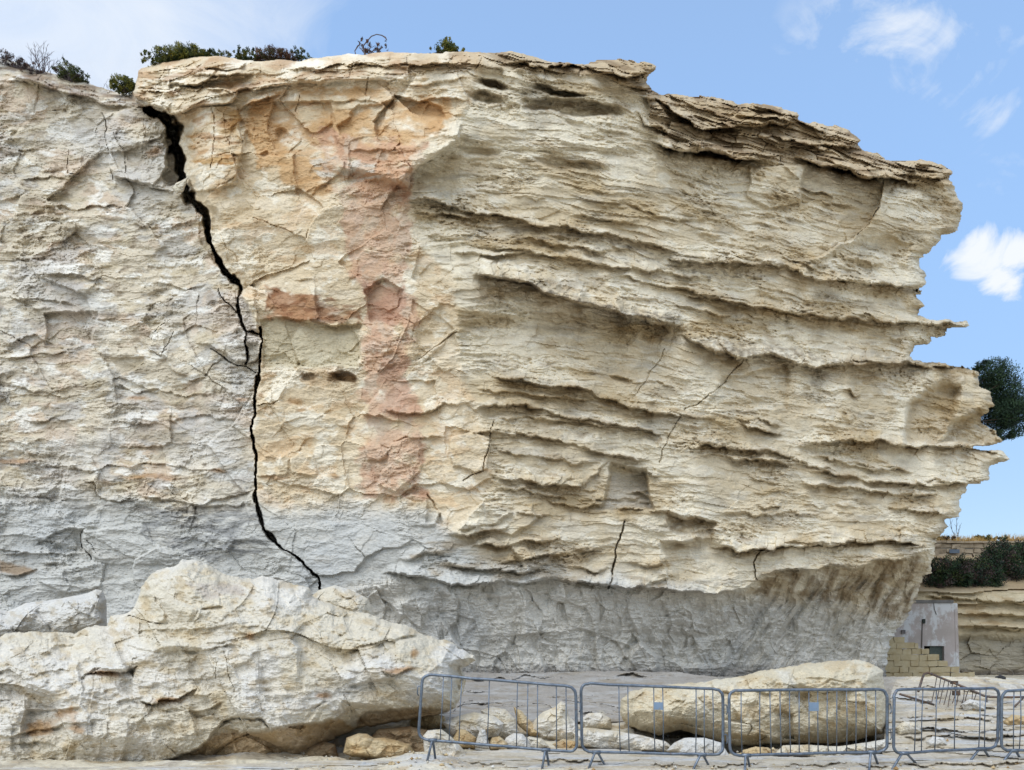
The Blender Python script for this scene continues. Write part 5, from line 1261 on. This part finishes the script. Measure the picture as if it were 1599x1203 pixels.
LIME = [G(120, 122, 50), G(142, 138, 58), G(84, 92, 44), G(70, 80, 44)]
DARK = [G(40, 62, 44), G(52, 74, 50), G(30, 48, 38), G(62, 84, 56)]
RUSSET = [G(104, 76, 64), G(88, 66, 58), G(120, 92, 76), G(84, 80, 58)]
PURP = [G(78, 64, 62), G(96, 82, 80), G(58, 48, 48)]
def top(px, py, Y): p = pixY(px, py, Y); return (p.x, p.y, p.z)
TOPG = 'shrubs growing along the cliff top'
shrub('shrub', 'rounded green shrub, tallest at the cliff edge above the fissure', 'shrub', [(290, 91.514, 27.3, 10.064), (262, 95.304, 21, 7.104), (316, 92.42, 21, 5.92), (240, 101.652, 14.7, 3.552)], 21.9, .5, 20000, .06, .02, GREEN + LIME[:2], 1, top(285, 100, 21.9), TOPG, sub=.66)
shrub('shrub', 'low green shrub spreading right of the rounded one on the cliff edge', 'shrub', [(318, 95.5, 31.5, 4), (400, 94.5, 31.5, 4), (345, 93.536, 23.1, 4.736), (380, 93.094, 23.1, 4.144), (468, 92.652, 21, 3.552)], 21.8, .45, 15000, .055, .018, GREEN, 2, top(370, 98, 21.8), TOPG, sub=.66)
shrub('shrub', 'russet dry shrub among the low green ones on the cliff edge', 'shrub', [(432, 90.862, 21, 6.512), (408, 91.536, 10.5, 4.736), (448, 93.536, 16.8, 4.736)], 21.7, .4, 9000, .055, .013, RUSSET, 3, top(430, 97, 21.7), TOPG, 14, M_DRY, .66)
shrub('shrub', 'yellow-green bush beside the cleft at the left of the cliff cap', 'shrub', [(194, 133.304, 17.85, 7.104), (206, 134.862, 11.55, 6.512), (184, 137.094, 10.5, 4.144)], 22.3, .4, 5500, .06, .02, LIME, 4, top(196, 142, 22.3), TOPG, sub=.66)
shrub('shrub', 'dark green twiggy bush on the sloping top of the left wall', 'shrub', [(108, 117.304, 21, 7.104), (124, 118.42, 12.6, 5.92), (96, 117.536, 10.5, 4.736), (106, 99.652, 6.3, 3.552)], 22.4, .4, 5500, .06, .016, GREEN + PURP[:1], 5, top(110, 124, 22.4), TOPG, 12, M_GREYTWIG, .66)
shrub('shrub', 'dark purplish dry shrub at the left edge of the cliff top', 'shrub', [(10, 95.978, 21, 5.328), (30, 101.978, 18.9, 5.328), (54, 113.094, 21, 4.144)], 22.4, .4, 5500, .055, .014, PURP + RUSSET[:1], 6, top(25, 104, 22.4), TOPG, 12, M_GREYTWIG, .66)
shrub('shrub', 'small dome-shaped green bush alone on the cliff skyline', 'shrub', [(697, 80.42, 17.85, 5.92), (680, 83.768, 10.5, 2.368), (716, 82.21, 12.6, 2.96), (700, 73.652, 10.5, 3.552)], 20.9, .35, 6000, .055, .018, GREEN + LIME[:2], 7, top(697, 86, 20.9), TOPG, sub=.66)
def twigs(name, label, cat, base, Y, n, h, spread, seed, mat, group=None, r=.012, lean=0):
    rnd = random.Random(seed); t = empty(name, base, label, cat, group); m = MB(); b0 = Vector(base)
    for i in range(n):
        p = b0 + Vector((rnd.uniform(-1, 1) * spread * .35, rnd.uniform(-.2, .2), -.05)); d = Vector((rnd.uniform(-1, 1) * spread * .6 + lean, rnd.uniform(-.3, .3), 1)).normalized()
        L = h * rnd.uniform(.5, 1.0); pts = [p.copy()]; seg = 5
        for s_ in range(seg):
            d = (d + Vector((rnd.uniform(-.25, .25), rnd.uniform(-.2, .2), rnd.uniform(-.1, .15)))).normalized(); p = p + d * L / seg; pts.append(p.copy())
            if s_ > 0:
                for q in range(2):
                    e = (d + Vector((rnd.uniform(-.8, .8), rnd.uniform(-.4, .4), rnd.uniform(-.1, .4)))).normalized() * L * rnd.uniform(.12, .28)
                    m.tube([p.copy(), p + e * .5 + Vector((0, 0, .01)), p + e], [r * .5, r * .4, r * .25], 3, caps=False)
        m.tube(pts, [r, r * .9, r * .8, r * .65, r * .5, r * .3], 4, caps=False)
    m.build('stem', mat, t); return t
twigs('dry_plant', 'pale leafless twiggy plant against the sky on the left wall top', 'plant', top(62, 112, 22.3), 22.3, 20, .75, .75, 11, M_GREYTWIG, None, .009)
def arching():
    b = top(582, 88, 20.9); t = empty('dry_plant', b, 'dead plant with one long arching stem on the cliff skyline', 'plant'); m = MB()
    q = lambda x, y: pixY(x, y, 20.9)
    m.tube([q(572, 88), q(566, 74), q(572, 66), q(580, 57), q(588, 54), q(596, 55.5), q(602, 59), q(604, 63)], [.022, .02, .016, .014, .012, .014, .02, .012], 5)
    m.tube([q(556, 88), q(554, 80), q(559, 72), q(562, 70)], [.016, .014, .02, .01], 5)
    m.build('stem', M_GREYTWIG, t)
    rs = np.random.RandomState(3)
    V, Q, C = leaves(rs, [(580, 78, 16, 8), (566, 72, 8, 5), (604, 75, 3, 4), (592, 72, 7, 6)], 20.9, .25, 500, .075, .02, PURP + RUSSET[:1], .4)
    np_mesh('foliage', V - np.asarray(b), Q, M_LEAF, C, t)
    m = MB(); rnd = random.Random(4)
    for i in range(16):
        a = q(rnd.uniform(566, 594), 87); e = q(rnd.uniform(556, 604), rnd.uniform(68, 80)); m.tube([a, a.lerp(e, .5) + Vector((rnd.uniform(-.08, .08), 0, .05)), e], [.011, .009, .005], 4)
    m.build('twig', M_GREYTWIG, t)
arching()
twigs('dry_plant', 'faint sprig at the foot of the yellow-green bush', 'plant', top(166, 140, 22.3), 22.3, 5, .35, .5, 12, M_GREYTWIG, None, .005)
# the dark bush that hangs from the right end of the cliff
shrub('bush', 'dense dark green bush hanging from the right end of the cliff', 'bush', [(1548, 586, 26, 22), (1560, 612, 34, 30), (1578, 640, 26, 32), (1560, 650, 26, 28), (1588, 662, 12, 22), (1572, 682, 10, 9), (1530, 574, 18, 8), (1548, 684, 12, 10)], 27.2, .8, 34000, .10, .022, DARK, 21, (14.7, 26.6, EYE + (HY - 660) * 26.6 / F), None, 14, None, .42)
FARG = 'bushes on the slope above the low cliff'
for i, (bl, Y, lab, n) in enumerate((
        ([(1475, 892, 30, 24), (1462, 906, 22, 18), (1500, 890, 22, 20)], 39.3, 'dark rounded bush under the plaque in the far wall', 6500),
        ([(1528, 896, 30, 26), (1510, 908, 26, 16), (1545, 906, 20, 18)], 39.6, 'dark middle bush on the slope above the hut', 6500),
        ([(1562, 870, 28, 24), (1575, 892, 26, 24), (1550, 882, 18, 18)], 40.6, 'tallest dark bush on the slope to the right of the hut', 7500),
        ([(1612, 860, 34, 20), (1620, 892, 26, 20), (1596, 858, 14, 12)], 40.8, 'dark bush cut off by the right edge above the low cliff', 5500))):
    shrub('bush', lab, 'bush', bl, Y, 1.0, int(n * 1.8), .13, .042, DARK + PURP[:2] + GREEN[:1], 30 + i, top(bl[0][0], bl[0][1] + bl[0][3], Y), FARG, 10, None, .40)
shrub('shrub', 'small dark shrub at the left end of the far wall, beside the cliff', 'shrub', [(1475, 842, 14, 6), (1466, 845, 8, 5)], 45.5, .6, 1200, .16, .05, DARK + PURP[:1], 41, top(1475, 850, 45.5))
shrub('shrub', 'green shrub rising above the far wall amid dry grass', 'shrub', [(1535, 841, 14, 5), (1562, 841, 8, 4)], 45.5, .6, 1400, .15, .05, GREEN, 42, top(1538, 848, 45.5))
twigs('dry_plant', 'tall thin leafless stalk standing above the far wall', 'plant', top(1497, 850, 45.4), 45.4, 3, 1.9, .3, 43, M_GREYTWIG, None, .02, -.12)
rs = np.random.RandomState(8); n = 2600; k = 45.3 / F
gxp = rs.uniform(1462, 1680, n); keep = fbm(gxp / 18, gxp * 0, 2, 44) > -.25; gxp = gxp[keep]; n = len(gxp)
b0 = np.stack([(gxp - CX) * k, 45.0 + rs.rand(n) * .8, np.full(n, EYE + (HY - 849) * k)], 1)
hh = rs.uniform(.15, .5, n) * (1 + .6 * perlin(gxp / 9, gxp * 0, 45)); ln = rs.normal(0, .12, (n, 2))
tp = b0 + np.stack([ln[:, 0], ln[:, 1], hh], 1); wv = np.stack([np.full(n, .014), np.zeros(n), np.zeros(n)], 1)
V = np.stack([b0 - wv, b0 + wv, tp + wv * .3, tp - wv * .3], 1).reshape(-1, 3)
C = np.repeat(np.asarray([G(206, 166, 96), G(190, 150, 86), G(220, 186, 120)])[rs.randint(0, 3, n)], 4, 0)
tag(np_mesh('dry_grass', V, np.arange(4 * n).reshape(-1, 4), M_LEAF, C), 'dry straw-coloured grass along the top of the far wall', 'grass', kind='stuff')
